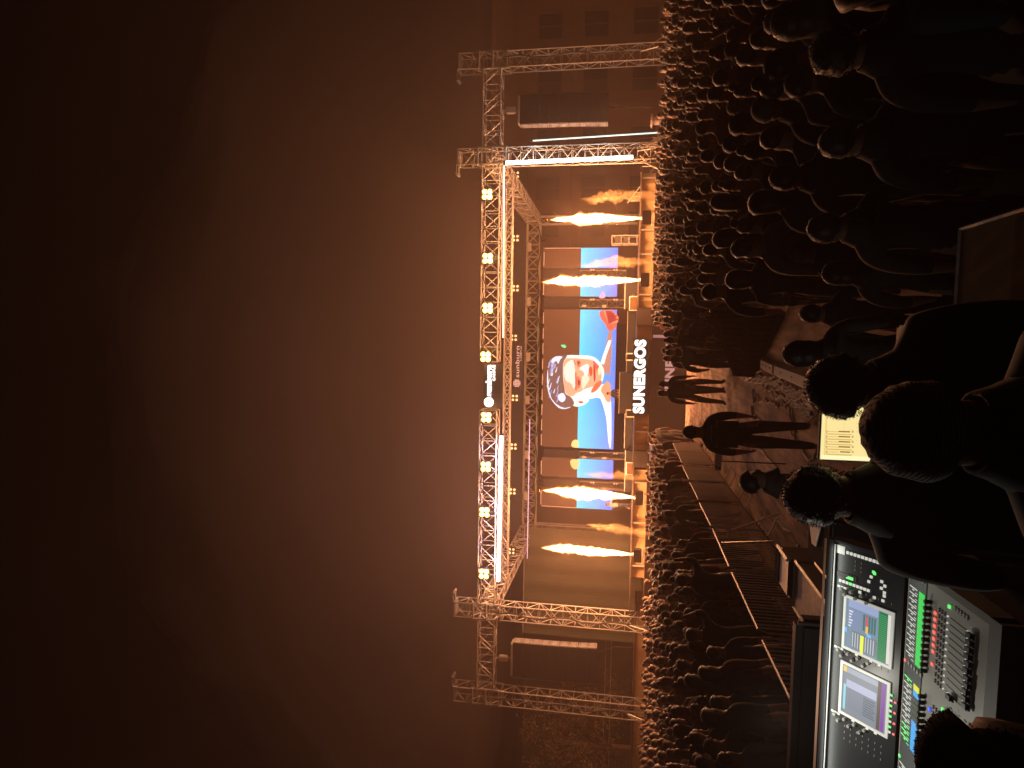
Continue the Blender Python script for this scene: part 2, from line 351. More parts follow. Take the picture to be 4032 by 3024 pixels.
beam('truss_beam', 'front roof beam left of the white roof sign', (-XI+0.45, YF, zc), (sl-0.1, YF, zc), 0.76, hb, group='roof beams')
beam('truss_beam', 'front roof beam right of the white roof sign', (sr+0.1, YF, zc), (XI-0.45, YF, zc), 0.76, hb, group='roof beams')
beam('truss_beam', 'outer front beam above the left speaker column', (-XO+0.45, YF, zc), (-XI-0.45, YF, zc), 0.76, hb, group='roof beams')
beam('truss_beam', 'outer front beam above the right speaker column', (XI+0.45, YF, zc), (XO-0.45, YF, zc), 0.76, hb, group='roof beams')
zr0 = at(2118, 1475, YB).z; zr1 = at(2068, 1475, YB).z
beam('truss_beam', 'rear roof beam above the video wall', (-XBK, YB, (zr0+zr1)/2), (XBK, YB, (zr0+zr1)/2), 0.6, zr1-zr0, 0.8, 'roof beams', rb=0.028, rc=0.045)
zm1 = at(1985, 1475, 36.5).z; zm0 = at(2010, 1475, 36.5).z
beam('truss_beam', 'thin second roof beam just behind the front beam', (-11.3, 36.5, (zm0+zm1)/2), (11.3, 36.5, (zm0+zm1)/2), 0.35, zm1-zm0, 0.5, 'roof beams', rb=0.02, rc=0.03)
for s_, lab in ((-1, 'left side roof beam running back from the front tower'), (1, 'right side roof beam running back beside the light tube')):
    beam('truss_beam', lab, (s_*(XI-0.1), YF+0.4, 9.72), (s_*(XBK+0.05), YB-0.2, (zr0+zr1)/2), 0.6, 0.85, 0.62, 'roof beams', rb=0.026, rc=0.045)
# ------------------------------------------------------------------ roof sign (reads sunburn) and banner
def ball(g, c, r, m_y):
    """segmented round emblem: five stepped vertical bars with gaps"""
    c = Vector(c)
    for i in range(-2, 3):
        hh = math.sqrt(max(0, 1-(i/2.6)**2))*r
        for j in range(-2, 3):
            z0, z1 = max(-hh, (j-0.42)*r*0.4), min(hh, (j+0.42)*r*0.4)
            if z1 > z0: g.box((c.x+(i-0.42)*r*0.4, c.y-0.02, c.z+z0), (c.x+(i+0.42)*r*0.4, c.y, c.z+z1))
ys = YF-0.6; s0 = at(1930, 1606, ys); s1 = at(1930, 1432, ys)
rs = thing('roof_sign', 'white lit sunburn campus sign on the middle of the front beam', 'sign', ((s0.x+s1.x)/2, ys, 9.0))
ztop = at(1905, 1515, ys).z; zbot = at(1978, 1515, ys).z
g = MB(); g.box((s0.x, ys, zbot), (s1.x, ys+0.12, ztop)); g.build('board', M['blackcloth'], rs, rs.location)
zb_ = at(1925, 1500, ys).z
ce = at(1925, 1583, ys); g = MB(); g.add([(ce.x+0.25*math.cos(a*math.pi/10), ys-0.025, ce.z+0.25*math.sin(a*math.pi/10)) for a in range(20)]+[(ce.x+0.25*math.cos(a*math.pi/10), ys-0.003, ce.z+0.25*math.sin(a*math.pi/10)) for a in range(20)], [tuple(range(20)), tuple(range(39, 19, -1))]+[(i, (i+1) % 20, (i+1) % 20+20, i+20) for i in range(20)])
g.build('emblem', M['led_w'], rs, rs.location)
ta = at(1924, 1560, ys); tb = at(1924, 1437, ys)
wall_text('lettering', 'sunburn', ((ta.x+tb.x)/2, ys-0.03, ta.z-0.0), tb.x-ta.x, 0.31, M['led_w'], rs, rs.location, 0.06, 0.02)
tc0 = at(1945, 1500, ys); tb0 = at(1943, 1437, ys)
wall_text('small_lettering', 'CAMPUS', ((tc0.x+tb0.x)/2, ys-0.03, tc0.z), tb0.x-tc0.x, 0.14, M['led_w'], rs, rs.location, 0.04, 0.02)
yb2 = YB-0.6; b0 = at(2012, 2110, yb2); b1 = at(2015, 862, yb2)
bt = at(2010, 1475, yb2).z; bb_ = at(2064, 1475, yb2).z
rb_ = thing('roof_banner', 'long dark banner with small grey sunburn campus lettering under the roof', 'banner', (0, yb2, bb_))
g = MB(); nn = 60
for k in range(nn):
    xa = b0.x+(b1.x-b0.x)*k/nn; xb = b0.x+(b1.x-b0.x)*(k+1)/nn
    ya = yb2+0.03*math.sin(k*1.1); y2 = yb2+0.03*math.sin((k+1)*1.1)
    g.hexa([(xa, ya, bb_), (xb, y2, bb_), (xb, y2+0.03, bb_), (xa, ya+0.03, bb_), (xa, ya, bt), (xb, y2, bt), (xb, y2+0.03, bt), (xa, ya+0.03, bt)])
g.build('cloth', M['blackcloth'], rb_, rb_.location)
t0 = at(2037, 1486, yb2-0.1); t1 = at(2037, 1362, yb2-0.1)
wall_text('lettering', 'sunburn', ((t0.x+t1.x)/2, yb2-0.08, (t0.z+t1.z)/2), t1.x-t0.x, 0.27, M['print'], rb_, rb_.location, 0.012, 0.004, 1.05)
u0 = at(2051, 1422, yb2-0.1); u1 = at(2051, 1363, yb2-0.1)
wall_text('small_lettering', 'CAMPUS', ((u0.x+u1.x)/2, yb2-0.08, (u0.z+u1.z)/2), u1.x-u0.x, 0.11, M['print'], rb_, rb_.location, 0.01, 0.004, 1.1)
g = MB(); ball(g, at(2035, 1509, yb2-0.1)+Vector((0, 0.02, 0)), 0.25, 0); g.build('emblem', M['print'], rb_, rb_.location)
# ------------------------------------------------------------------ blinders
def make_blinder(hot):
    t = thing('blinder_lamp', 'x', 'stage light', (0, 0, 0), 'four-cell blinder lights')
    s = 0.13 if hot else 0.11; g = MB(); g.bevbox((-2.1*s, 0.02, -2.1*s), (2.1*s, 0.22, 2.1*s), 0.03); g.build('housing', M['black'], t)
    g = MB(); g.tube((-0.28, 0.12, 0), (-0.28, 0.12, 0.34), 0.015); g.tube((0.28, 0.12, 0), (0.28, 0.12, 0.34), 0.015); g.tube((-0.28, 0.12, 0.34), (0.28, 0.12, 0.34), 0.015); g.build('yoke', M['black'], t)
    for sx in (-1, 1):
        for sz in (-1, 1):
            g = MB(); c = Vector((sx*s, 0, sz*s)); n_ = 14
            r_ = 0.125 if hot else 0.085
            g.add([c+Vector((r_*math.cos(2*math.pi*k/n_), 0.0, r_*math.sin(2*math.pi*k/n_))) for k in range(n_)]+[c+Vector((r_*0.8*math.cos(2*math.pi*k/n_), 0.018, r_*0.8*math.sin(2*math.pi*k/n_))) for k in range(n_)],
                  [tuple(range(n_-1, -1, -1)), tuple(range(n_, 2*n_))]+[(i, (i+1) % n_, (i+1) % n_+n_, i+n_) for i in range(n_)])
            rf = g.build('reflector', M['reflector'] if hot else M['reflector2'], t)
            g = MB(); g.lathe([(0.001, -0.03), (0.065 if hot else 0.05, -0.015), (0.085 if hot else 0.06, 0)], 12)
            g.v = [c+Vector((v.x, v.z-0.006, v.y)) for v in g.v]; g.build('bulb', M['bulb'] if hot else M['bulb2'], rf)
    return t
ordn = ['leftmost', 'second from left', 'third from left', 'fourth from left, left of the roof sign', 'fourth from right, right of the roof sign', 'third from right', 'second from right', 'rightmost']
pb = make_blinder(True)
for i, (y, x) in enumerate(sorted(BLIND_F, reverse=True)):
    o = pb if i == 0 else copy_tree(pb); o.location = at(x, y, YF-0.75); o['label'] = 'bright four-cell blinder light on the front beam, ' + ordn[i]
    o.scale = (1, 1, 1)
pb = make_blinder(False)
for i, (y, x) in enumerate(sorted(BLIND_B, reverse=True)):
    o = pb if i == 0 else copy_tree(pb); o.location = at(x, y, 39.0); o['label'] = 'dimmer four-cell blinder under the roof, ' + ordn[i].replace('roof sign', 'banner lettering')
    o['group'] = 'dim blinders under the roof'
bar = MB(); a_ = at(2024, 2230, 39.1); b_ = at(2030, 640, 39.1); a_.z += 0.38; b_.z += 0.38; z_ = (a_.z+b_.z)/2
bar.tube((-10.8, 39.12, z_), (10.8, 39.12, z_), 0.05); tag(bar.build('lighting_bar', M['black'], None, (0, 39.12, z_)), 'thin dark bar under the roof holding the dim blinders', 'lighting bar')
# par cans on the rear beam
def make_par():
    t = thing('spot_lamp', 'x', 'stage light', (0, 0, 0), 'spotlights clamped on the rear beam')
    g = MB(); g.lathe([(0.09, 0.18), (0.13, 0.15), (0.15, -0.1), (0.16, -0.2)], 12); g.build('can', M['black'], t)
    g = MB(); g.tube((-0.19, 0, 0), (-0.19, 0, 0.35), 0.02); g.tube((0.19, 0, 0), (0.19, 0, 0.35), 0.02); g.tube((-0.19, 0, 0.35), (0.19, 0, 0.35), 0.02); g.build('bracket', M['black'], t)
    return t
pp = make_par(); xs_ = [940, 1160, 1230, 1300, 1370, 1440, 1500, 1560, 1625, 1685, 1745, 1820, 1900]
for i, y in enumerate(xs_):
    o = pp if i == 0 else copy_tree(pp); o.location = at(2136, y, YB-0.2)
    o.rotation_euler = (0.5*R.uniform(-1, 1), 0.3*R.uniform(-1, 1), 0); o['label'] = 'small dark spotlight under the rear beam, number %s from the right' % ['one', 'two', 'three', 'four', 'five', 'six', 'seven', 'eight', 'nine', 'ten', 'eleven', 'twelve', 'thirteen'][i]
# flood units clipped in the rear beam
def make_flood():
    t = thing('flood_lamp', 'x', 'stage light', (0, 0, 0), 'flat floods clipped in the rear beam')
    g = MB(); g.bevbox((-0.28, -0.1, -0.14), (0.28, 0.1, 0.14), 0.02); g.build('housing', M['alu'], t)
    g = MB(); g.tube((0, 0.05, 0.14), (0, 0.05, 0.4), 0.02); g.build('clamp', M['black'], t); return t
pf = make_flood()
for i, (x, y, lab) in enumerate(((2084, 974, 'rightmost'), (2082, 1188, 'right of the banner lettering'), (2080, 1405, 'under the banner lettering'), (2077, 1575, 'left of the banner lettering'), (2073, 1790, 'above the left screen gap'), (2070, 1952, 'leftmost'))):
    o = pf if i == 0 else copy_tree(pf); o.location = at(x, y, YB-0.45); o['label'] = 'flat lit flood unit clipped to the rear beam, ' + lab
# cables slung along the rig
for (xa, xb, Yc, zc0, sg, lab) in ((-11.0, -1.4, YF-0.45, 10.1, .22, 'black cable slung along the front beam left of the sign'), (1.6, 11.0, YF-0.45, 10.1, .22, 'black cable slung along the front beam right of the sign'), (-10, 10, YB-0.5, zr0+.1, .3, 'black cable slung along the rear beam')):
    pts = []; n_ = 7
    for k in range(n_):
        for q in range(8): t = (k+q/8)/n_; pts.append((xa+(xb-xa)*t, Yc-.05, zc0-sg*(.5+.5*((k*37) % 5)/4)*4*(q/8)*(1-q/8)))
    g = MB(); g.path(pts, .028, 5); tag(g.build('slung_cable', M['black'], None, (xa, Yc, zc0)), lab, 'cable', 'cables slung on the rig')
for (X, dy, lab) in ((-XI, -.5, 'cable bundle hanging down the inner left truss tower'), (XI+.2, .1, 'cable bundle hanging down the inner right truss tower'), (-XO, -.5, 'cable bundle hanging down the outer left truss tower'), (XO, -.5, 'cable bundle hanging down the outer right truss tower')):
    g = MB(); g.path([(X+.12*math.sin(k*1.7), YF+dy, 9.2-k*.75) for k in range(12)], .04, 5); tag(g.build('hanging_cable', M['black'], None, (X, YF+dy, 9.2)), lab, 'cable', 'cables hanging on the towers')
# ------------------------------------------------------------------ light tubes
def tube_light(name_label, a, b, r, m, ends=True):
    a = Vector(a); b = Vector(b); t = thing('light_tube', name_label, 'light tube', a)
    g = MB(); g.tube(a, b, r, 8); g.build('lit_tube', m, t, a)
    g = MB(); d = (b-a).normalized(); g.tube(a-d*0.1, a-d*0.003, r*1.2, 8); g.tube(b+d*0.003, b+d*0.1, r*1.2, 8); g.build('end_cap', M['black'], t, a)
tube_light('thick white light tube standing on the inner right truss tower', at(2492, 619, YF-0.55), at(1992, 642, YF-0.55), 0.09, M['tube_w'])
tube_light('thick cool white light tube along the left half of the front beam', at(1962, 2288, YF-0.6), at(1974, 1716, YF-0.6), 0.085, M['tube_l'])
tube_light('thin pale light tube along the right half of the front beam', at(1981, 1330, YF-0.6), at(1985, 652, YF-0.6), 0.035, M['tube_t'])
tube_light('thin lilac light tube under the left part of the rear beam', at(2076, 2200, 41), at(2086, 1650, 41), 0.022, M['tube_v'])
tube_light('leaning thin pale light tube right of the stage', at(2612, 521, YF-0.3), at(2098, 554, YF-0.3), 0.035, M['tube_t'])
# ------------------------------------------------------------------ video wall
YL = 44.0
def led_mat(name, emit, es=1.0, scale=0, amt=0.0): return mat(name, (0.02, 0.02, 0.02), 0.4, emit=emit, es=es)
E_ = {}
def em(col, s=1.0):
    k = (col, s)
    if k not in E_: E_[k] = mat('screen_colour', (0.02, 0.02, 0.02), 0.5, emit=col, es=s)
    return E_[k]
sk = bpy.data.materials.new('screen_blue'); sk.use_nodes = True; n = sk.node_tree; b = n.nodes['Principled BSDF']
tc = n.nodes.new('ShaderNodeTexCoord'); sp = n.nodes.new('ShaderNodeSeparateXYZ'); n.links.new(tc.outputs['Object'], sp.inputs[0])
rz_ = at(2280, 1500, YL).z-at(2422, 1500, YL).z
mr = n.nodes.new('ShaderNodeMapRange'); mr.inputs[1].default_value = 0; mr.inputs[2].default_value = rz_
n.links.new(sp.outputs[2], mr.inputs[0]); cr = n.nodes.new('ShaderNodeValToRGB')
cr.color_ramp.elements[0].color = (0.07, 0.22, 0.95, 1); cr.color_ramp.elements[1].color = (0.02, 0.70, 0.95, 1)
e_ = cr.color_ramp.elements.new(0.35); e_.color = (0.01, 0.36, 0.85, 1)
nz = n.nodes.new('ShaderNodeTexNoise'); nz.inputs['Scale'].default_value = 0.8; n.links.new(tc.outputs['Object'], nz.inputs['Vector'])
ad = n.nodes.new('ShaderNodeMath'); ad.operation = 'MULTIPLY_ADD'; n.links.new(nz.outputs['Fac'], ad.inputs[0]); ad.inputs[1].default_value = 0.35
n.links.new(mr.outputs[0], ad.inputs[2]); sb2 = n.nodes.new('ShaderNodeMath'); sb2.operation = 'SUBTRACT'; n.links.new(ad.outputs[0], sb2.inputs[0]); sb2.inputs[1].default_value = 0.17
n.links.new(sb2.outputs[0], cr.inputs[0]); b.inputs['Base Color'].default_value = (0.02, 0.02, 0.02, 1)
n.links.new(cr.outputs[0], b.inputs['Emission Color']); b.inputs['Emission Strength'].default_value = 1.35; sk.cycles.emission_sampling = 'NONE'
screens = [(1168, 1099, 'narrow video panel right of the main screen, behind a flame'), (1055, 975, 'rightmost video panel with a bright blue lower strip'),
           (1770, 1220, 'wide central video screen showing a giant face over blue'), (1887, 1812, 'narrow video panel left of the main screen'), (2008, 1932, 'leftmost video panel behind a flame')]
SC = {}
for (yl, yr, lab) in screens:
    xm = (yl+yr)/2; dx = (1500-xm)*0.022
    A = at(2422+dx, yl, YL); B = at(2422+dx, yr, YL); zt = at(2138+dx*0.6, xm, YL).z; zm = at(2279+dx*0.8, xm, YL).z; zb = A.z*0.5+B.z*0.5
    o = thing('video_screen', lab, 'screen', ((A.x+B.x)/2, YL, zb), 'video wall panels'); SC[lab[:8]+str(yl)] = o
    g = MB(); g.box((A.x, YL, zb), (B.x, YL+0.12, zt)); g.build('panel_body', M['leddark'], o, o.location)
    g = MB(); g.box((A.x, YL-0.012, zb), (B.x, YL-0.004, zm)); g.build('lit_strip', sk, o, o.location)
    g = MB(); nd = max(1, int((B.x-A.x)/0.95))
    for k in range(nd):
        xa = A.x+(B.x-A.x)*(k+0.08)/nd; xb = A.x+(B.x-A.x)*(k+0.8)/nd; g.box((xa, YL-0.03, zt+0.02), (xb, YL+0.05, zt+0.06))
    if yr == 975: g.box((B.x-0.03, YL-0.03, zm), (B.x+0.01, YL-0.002, zt))
    if yl == 2008: g.box((A.x-0.01, YL-0.03, zm), (A.x+0.03, YL-0.002, zt))
    g.build('edge_light', M['ledframe'], o, o.location)
    if yl == 1770: MAIN = o
    if yl == 1887: LEFT1 = o
    if yl == 1168: RIGHT1 = o
# flat artwork shown on the main screen: a generic portrait, each colour a thin layer
def art(name, pts, col, lay, parent=None, s=1.0, zoom=(2120, 1350, 5.529)):
    parent = parent or MAIN
    ox, oy, k = zoom; P = [at(ox+a/k, oy+c/k, YL) for a, c in pts]; yy = YL-0.014-0.004*lay
    g = MB(); g.poly_plate([(p.x, yy, p.z) for p in P], (0, 1, 0), 0.003); return g.build(name, em(col, s*1.25), parent, parent.location)
def sm(pts, it=1):
    for _ in range(it):
        q = []
        for i in range(len(pts)):
            a, b_ = pts[i], pts[(i+1) % len(pts)]
            q += [(a[0]*0.75+b_[0]*0.25, a[1]*0.75+b_[1]*0.25), (a[0]*0.25+b_[0]*0.75, a[1]*0.25+b_[1]*0.75)]
        pts = q
    return pts
WH = (1.0, 0.96, 0.90); SKN = (1.0, 0.42, 0.24); DRK = (0.16, 0.075, 0.07); RED = (0.75, 0.06, 0.03); LAV = (0.42, 0.40, 0.75); PAL = (0.85, 0.85, 1.0)
art('shoulder_shape', sm([(1060, 1240), (1330, 1170), (1400, 1330), (1460, 1560), (1480, 1659), (1500, 1900), (1530, 2250), (1590, 2330), (1590, 1290), (1560, 1250), (1500, 900), (1340, 900)]), WH, 1)
art('collar_shape', sm([(1330, 1010), (1560, 760), (1590, 1290), (1480, 1290), (1430, 1160)]), (0.95, 0.35, 0.18), 2)
art('shirt_shape', [(1350, 440), (1430, 270), (1540, -300), (1600, -300), (1590, 300), (1550, 700), (1420, 640), (1350, 500)], (0.55, 0.22, 0.16), 1)
art('sleeve_shape', [(1350, 450), (1400, 280), (1480, 60), (1530, -60), (1590, -60), (1560, 60), (1480, 280), (1430, 470)], WH, 3)
art('head_shape', sm([(520, 285), (660, 262), (900, 268), (1120, 275), (1260, 330), (1400, 500), (1440, 640), (1400, 840), (1300, 1020), (1120, 1190), (1080, 1290), (960, 1370), (800, 1395), (640, 1300), (560, 1000), (520, 500)]), WH, 4)
art('hair_shape', sm([(340, 285), (520, 258), (640, 250), (600, 330), (535, 420), (535, 700), (550, 1000), (600, 1130), (700, 1160), (800, 1310), (720, 1400), (550, 1455), (430, 1400), (290, 1290), (190, 1080), (180, 820), (205, 560), (250, 390)], 2), DRK, 6)
art('face_shape', sm([(545, 340), (770, 330), (1000, 350), (1180, 370), (1300, 470), (1370, 620), (1380, 800), (1270, 980), (1100, 1080), (860, 1060), (740, 1180), (600, 1120), (560, 950), (545, 700)]), SKN, 5)
art('brow_light', sm([(560, 480), (760, 330), (790, 520), (820, 800), (800, 960), (760, 1010), (720, 880), (600, 840), (560, 700)]), (1.0, 0.85, 0.72), 7)
art('nose_light', sm([(860, 560), (1080, 440), (1100, 520), (1080, 700), (1010, 740), (990, 620)]), WH, 8)
art('cheek_light', sm([(960, 700), (1060, 700), (1130, 780), (1010, 960), (960, 1030), (930, 860)]), (1.0, 0.8, 0.6), 7)
art('jaw_light', sm([(980, 1010), (1160, 960), (1300, 900), (1180, 1100), (1000, 1170), (860, 1120)]), WH, 8)
art('eye_shape', sm([(855, 800), (895, 810), (910, 870), (890, 930), (860, 920)]), (0.30, 0.03, 0.03), 9)
art('eye_shape', sm([(850, 400), (890, 400), (900, 440), (885, 480), (855, 460)]), (0.35, 0.03, 0.03), 9)
art('socket_shape', sm([(830, 700), (915, 760), (935, 870), (900, 990), (840, 1000)]), (0.85, 0.16, 0.09), 8)
art('socket_shape', sm([(820, 380), (920, 380), (930, 470), (890, 540), (840, 500)]), (0.85, 0.16, 0.09), 8)
art('brow_shape', [(800, 640), (830, 640), (835, 1040), (805, 1030)], RED, 10)
art('brow_shape', [(765, 370), (790, 380), (815, 470), (795, 480)], RED, 10)
art('mouth_shape', sm([(1195, 460), (1225, 450), (1250, 640), (1240, 860), (1205, 820), (1195, 640)]), (0.55, 0.02, 0.02), 9)
art('lip_shape', sm([(1100, 540), (1160, 500), (1185, 640), (1150, 740), (1110, 700)]), RED, 9)
art('beard_shape', sm([(1180, 370), (1290, 460), (1350, 560), (1290, 700), (1250, 560), (1190, 440)]), (0.8, 0.10, 0.08), 9)
art('beard_shape', sm([(1230, 880), (1380, 800), (1380, 900), (1250, 1060), (1120, 1100)]), (0.85, 0.14, 0.06), 9)
art('chin_light', sm([(1290, 560), (1340, 510), (1370, 640), (1330, 720), (1290, 660)]), (1.0, 0.8, 0.45), 10)
art('ear_shape', sm([(860, 1270), (960, 1265), (990, 1300), (930, 1320), (880, 1300)]), RED, 9)
for k in range(26):
    a = R.uniform(0.05, 0.85); xx = 215+a*290; yy = 340+R.random()*850; L = R.uniform(60, 170)
    art('hair_light', [(xx, yy), (xx+18, yy-8), (xx+22-L*0.3, yy+L), (xx-6-L*0.3, yy+L-8)], LAV if k % 3 else PAL, 8+k % 3, s=0.9)
art('hair_light', sm([(195, 600), (215, 580), (218, 1000), (310, 1270), (540, 1425), (700, 1390), (700, 1410), (540, 1450), (410, 1400), (240, 1180), (185, 900)]), PAL, 12)
art('hair_light', sm([(270, 400), (340, 300), (480, 285), (540, 310), (480, 350), (430, 480), (400, 380), (300, 450)]), PAL, 12)
art('hair_light', sm([(410, 1140), (540, 1070), (600, 1180), (580, 1260), (510, 1300), (440, 1240)]), PAL, 12)
art('leaf_shape', [(490, 40), (580, 40), (610, 90), (580, 115), (510, 90)], (0.15, 0.85, 0.40), 2)
z2 = (2080, 900, 3.456)
art('flower_shape', sm([(965, 1108), (1150, 1108), (1180, 1150), (1240, 1205), (1215, 1270), (1180, 1380), (1080, 1385), (1060, 1310), (980, 1220)]), (0.95, 0.10, 0.06), 2, zoom=z2)
for k in range(9):
    a = k/8*1.3+0.1; art('petal_line', [(1090, 1290), (1100, 1300), (1100+110*math.cos(a)*1.2, 1115+170*(1-math.sin(a))), (1092+110*math.cos(a)*1.2-90, 1112+60*(1-math.sin(a)))], (0.5, 0.03, 0.03) if k % 2 else (1.0, 0.35, 0.2), 3+k % 2, zoom=z2)
art('flower_shape', sm([(960, 950), (975, 905), (1010, 850), (1050, 890), (1045, 950)]), (0.85, 0.45, 0.75), 1, RIGHT1, zoom=z2)
z3 = (2080, 1650, 3.016)
art('orange_flower', sm([(505, 330), (520, 260), (560, 240), (600, 255), (600, 345)]), (1.0, 0.72, 0.25), 2, zoom=z3)
art('orange_flower', sm([(495, 475), (600, 478), (610, 520), (590, 590), (550, 600), (505, 560)]), (1.0, 0.62, 0.2), 2, LEFT1, zoom=z3)
# truss strips between the panels with small round lamps
def gap_truss(y0, y1, lab, full):
    A = at(2290, y1, YL+0.1); B = at(2290, y0, YL+0.1); zt = at(2282, y0, YL).z; zb = at(2465, y0, YL).z; cx_ = (A.x+B.x)/2; wd = abs(B.x-A.x)*0.62
    o = thing('screen_truss', lab, 'truss tower', (cx_, YL+0.2, zb), 'short trusses between the video panels')
    f = MB(); s = MB(); truss((cx_, YL+0.3, zb), (cx_, YL+0.3, zt), wd, 0.3, up=(0, 1, 0), bay=0.55, rc=0.022, rb=0.012, frame=f, brace=s)
    f.build('chord', M['alu'], o, o.location); s.build('bracing', M['alu'], o, o.location)
    g = MB(); zq = at(2140, y0, YL).z; g.box((cx_-wd*0.7, YL+0.15, zt+0.02), (cx_+wd*0.7, YL+0.2, zq)); g.build('cloth_cover', M['blackcloth'], o, o.location)
    for zx, side in ((2300, 1), (2380, 1)):
        z_ = at(zx, y0, YL).z; g = MB(); g.bevbox((cx_-wd*0.5-0.1*0, YL-0.05, z_-0.14), (cx_-wd*0.5+0.16, YL+0.08, z_+0.14), 0.02); g.build('fixture', M['alu'], o, o.location)
    for zx in (2332, 2424):
        for q in (-0.08, 0.08):
            z_ = at(zx, y0, YL).z+q; g = MB(); g.lathe([(0.001, -0.03), (0.055, -0.02), (0.07, 0.03)], 10); g.v = [Vector((v.x+cx_+wd*0.5, v.z+YL-0.05, v.y+z_)) for v in g.v]
            g.build('round_lamp', M['ledframe'], o, o.location)
gap_truss(1055, 1099, 'short truss right of the main screen, beside the rightmost panel', 1)
gap_truss(1170, 1219, 'short lattice truss at the right edge of the main screen', 1)
gap_truss(1771, 1811, 'short lattice truss at the left edge of the main screen', 1)
gap_truss(1888, 1931, 'short truss beside the leftmost video panel', 1)
# low wall of gear under the screens
def riser_box(x0, x1, y0, y1, Y, dep, m, name, label, cat, zb=DZ, extra=None):
    A = at(x0, y1, Y); B = at(x0, y0, Y); zt = at(x0, (y0+y1)/2, Y).z
    o = thing(name, label, cat, ((A.x+B.x)/2, Y+dep/2, zb)); g = MB(); g.bevbox((A.x, Y, zb+0.002), (B.x, Y+dep, zt), 0.03); g.build('body', m, o, o.location)
    g = MB(); g.box((A.x-0.02, Y-0.03, zt+0.002), (B.x+0.02, Y+dep, zt+0.035)); g.build('top_edge', M['silver'], o, o.location)
    return o
riser_box(2462, 2480, 1090, 1215, 41, 0.8, M['black'], 'deck_riser', 'low dark riser right of the central desk on stage', 'riser')
riser_box(2462, 2480, 1775, 1935, 41, 0.8, M['black'], 'deck_riser', 'low dark riser left of the central desk on stage', 'riser')
riser_box(2466, 2486, 1225, 1765, 42.5, 0.7, M['black'], 'screen_plinth', 'long dark plinth under the central screen', 'plinth')
dj = riser_box(2440, 2490, 1468, 1628, 37.0, 0.7, M['black'], 'music_desk', 'dark performance desk at centre stage behind the lit sign', 'desk')
for y in (1405, 1627):
    A = at(2466, y+13, 35.2); B = at(2466, y-13, 35.2); zt = A.z
    o = thing('stage_monitor', 'pale edged monitor frame by the %s end of the lit sign' % ('right' if y < 1500 else 'left'), 'monitor', ((A.x+B.x)/2, 35.2, DZ), 'pale frames on the stage lip')
    g = MB()
    for a, c in (((A.x, DZ), (A.x, zt)), ((A.x, zt), (B.x, zt)), ((B.x, zt), (B.x, DZ))): g.tube((a[0], 35.2, a[1]), (c[0], 35.2, c[1]), 0.035)
    g.build('frame', M['alu'], o, o.location); g = MB(); g.box((A.x+0.04, 35.22, DZ+0.004), (B.x-0.04, 35.5, zt-0.05)); g.build('box', M['black'], o, o.location)
for (y0, y1, xt, xb, lab) in ((1168, 1222, 2480, 2497, 'right'), (1822, 1869, 2467, 2483, 'left')):
    A = at(xb, y1, 34.9); B = at(xb, y0, 34.9); zt = at(xt, y0, 34.9).z
    o = thing('flight_case', 'low brown equipment case on the %s part of the stage' % lab, 'case', ((A.x+B.x)/2, 34.9, DZ), 'tan cases on stage')
    g = MB(); g.bevbox((A.x, 34.95, DZ+0.003), (B.x, 35.4, zt), 0.02); g.build('body', M['wood'], o, o.location)
    g = MB()
    for px in (A.x, B.x): g.tube((px, 34.93, DZ+0.01), (px, 34.93, zt), 0.02)
    g.tube((A.x, 34.93, zt), (B.x, 34.93, zt), 0.02); g.build('edge_trim', M['silver'], o, o.location)
# side stage cage of stacked gear at right
A = at(2452, 962, 38.5); B = at(2452, 930, 38.5); zt = at(2410, 945, 38.5).z
o = thing('equipment_rack', 'small pale framed equipment rack beside the rightmost video panel', 'rack', ((A.x+B.x)/2, 38.5, DZ))
g = MB()
for px in (A.x, B.x):
    for py in (38.2, 38.8): g.tube((px, py, DZ), (px, py, zt), 0.035)
for f_ in (0.0, 0.35, 0.65, 1.0):
    zz = DZ+(zt-DZ)*max(f_, 0.05); g.tube((A.x, 38.2, zz), (B.x, 38.2, zz), 0.03); g.tube((A.x, 38.8, zz), (B.x, 38.8, zz), 0.03); g.tube((A.x, 38.2, zz), (A.x, 38.8, zz), 0.03); g.tube((B.x, 38.2, zz), (B.x, 38.8, zz), 0.03)
g.build('frame', M['alu'], o, o.location)
for q in (0.45, 0.78):
    g = MB(); zz = DZ+(zt-DZ)*q; g.bevbox((A.x+0.06, 38.25, zz-0.12), (B.x-0.06, 38.75, zz+0.14), 0.03); g.build('device', M['black'], o, o.location)
# ------------------------------------------------------------------ flame jets + projectors
def flame_mesh(base_, tip, rmax, seed, scale=1.0, z0=0.0, rough=0.28):
    g = MB(); nz_, na = 90, 20; ax = tip-base_; L = ax.length; d = ax.normalized()
    u = d.cross(Vector((0, 1, 0))).normalized(); v = d.cross(u)
    for i in range(nz_+1):
        t = z0+(1-z0)*i/nz_
        if t < 0.45: r = 0.16+0.84*(t/0.45)**0.8
        else: r = (1-((t-0.45)/0.55)**2.6)*(1+0.12*math.sin(t*9+seed*3))
        r = max(0.0, r)
        r = r*rmax*scale+0.004; c = base_+d*(L*t)+u*(0.13*t*noise.noise(Vector((t*4, seed, 0))))
        for k in range(na):
            a = 2*math.pi*k/na; q = Vector((math.cos(a)*1.1, math.sin(a)*1.1, t*L*1.9+seed*7))
            rr = r*(1+rough*(0.4+t)*(noise.noise(q)+0.8*noise.noise(q*2.6)+0.7*noise.noise(q*5.5)))
            g.v.append(c+(u*math.cos(a)+v*math.sin(a))*rr+d*(0.12*noise.noise(q*1.7)*t))
    n_ = nz_+1
    g.f = [(i*na+k, i*na+(k+1) % na, (i+1)*na+(k+1) % na, (i+1)*na+k) for i in range(nz_) for k in range(na)]+[tuple(range(na-1, -1, -1)), tuple(range(nz_*na, n_*na))]
    g.m = [0]*len(g.f); return g
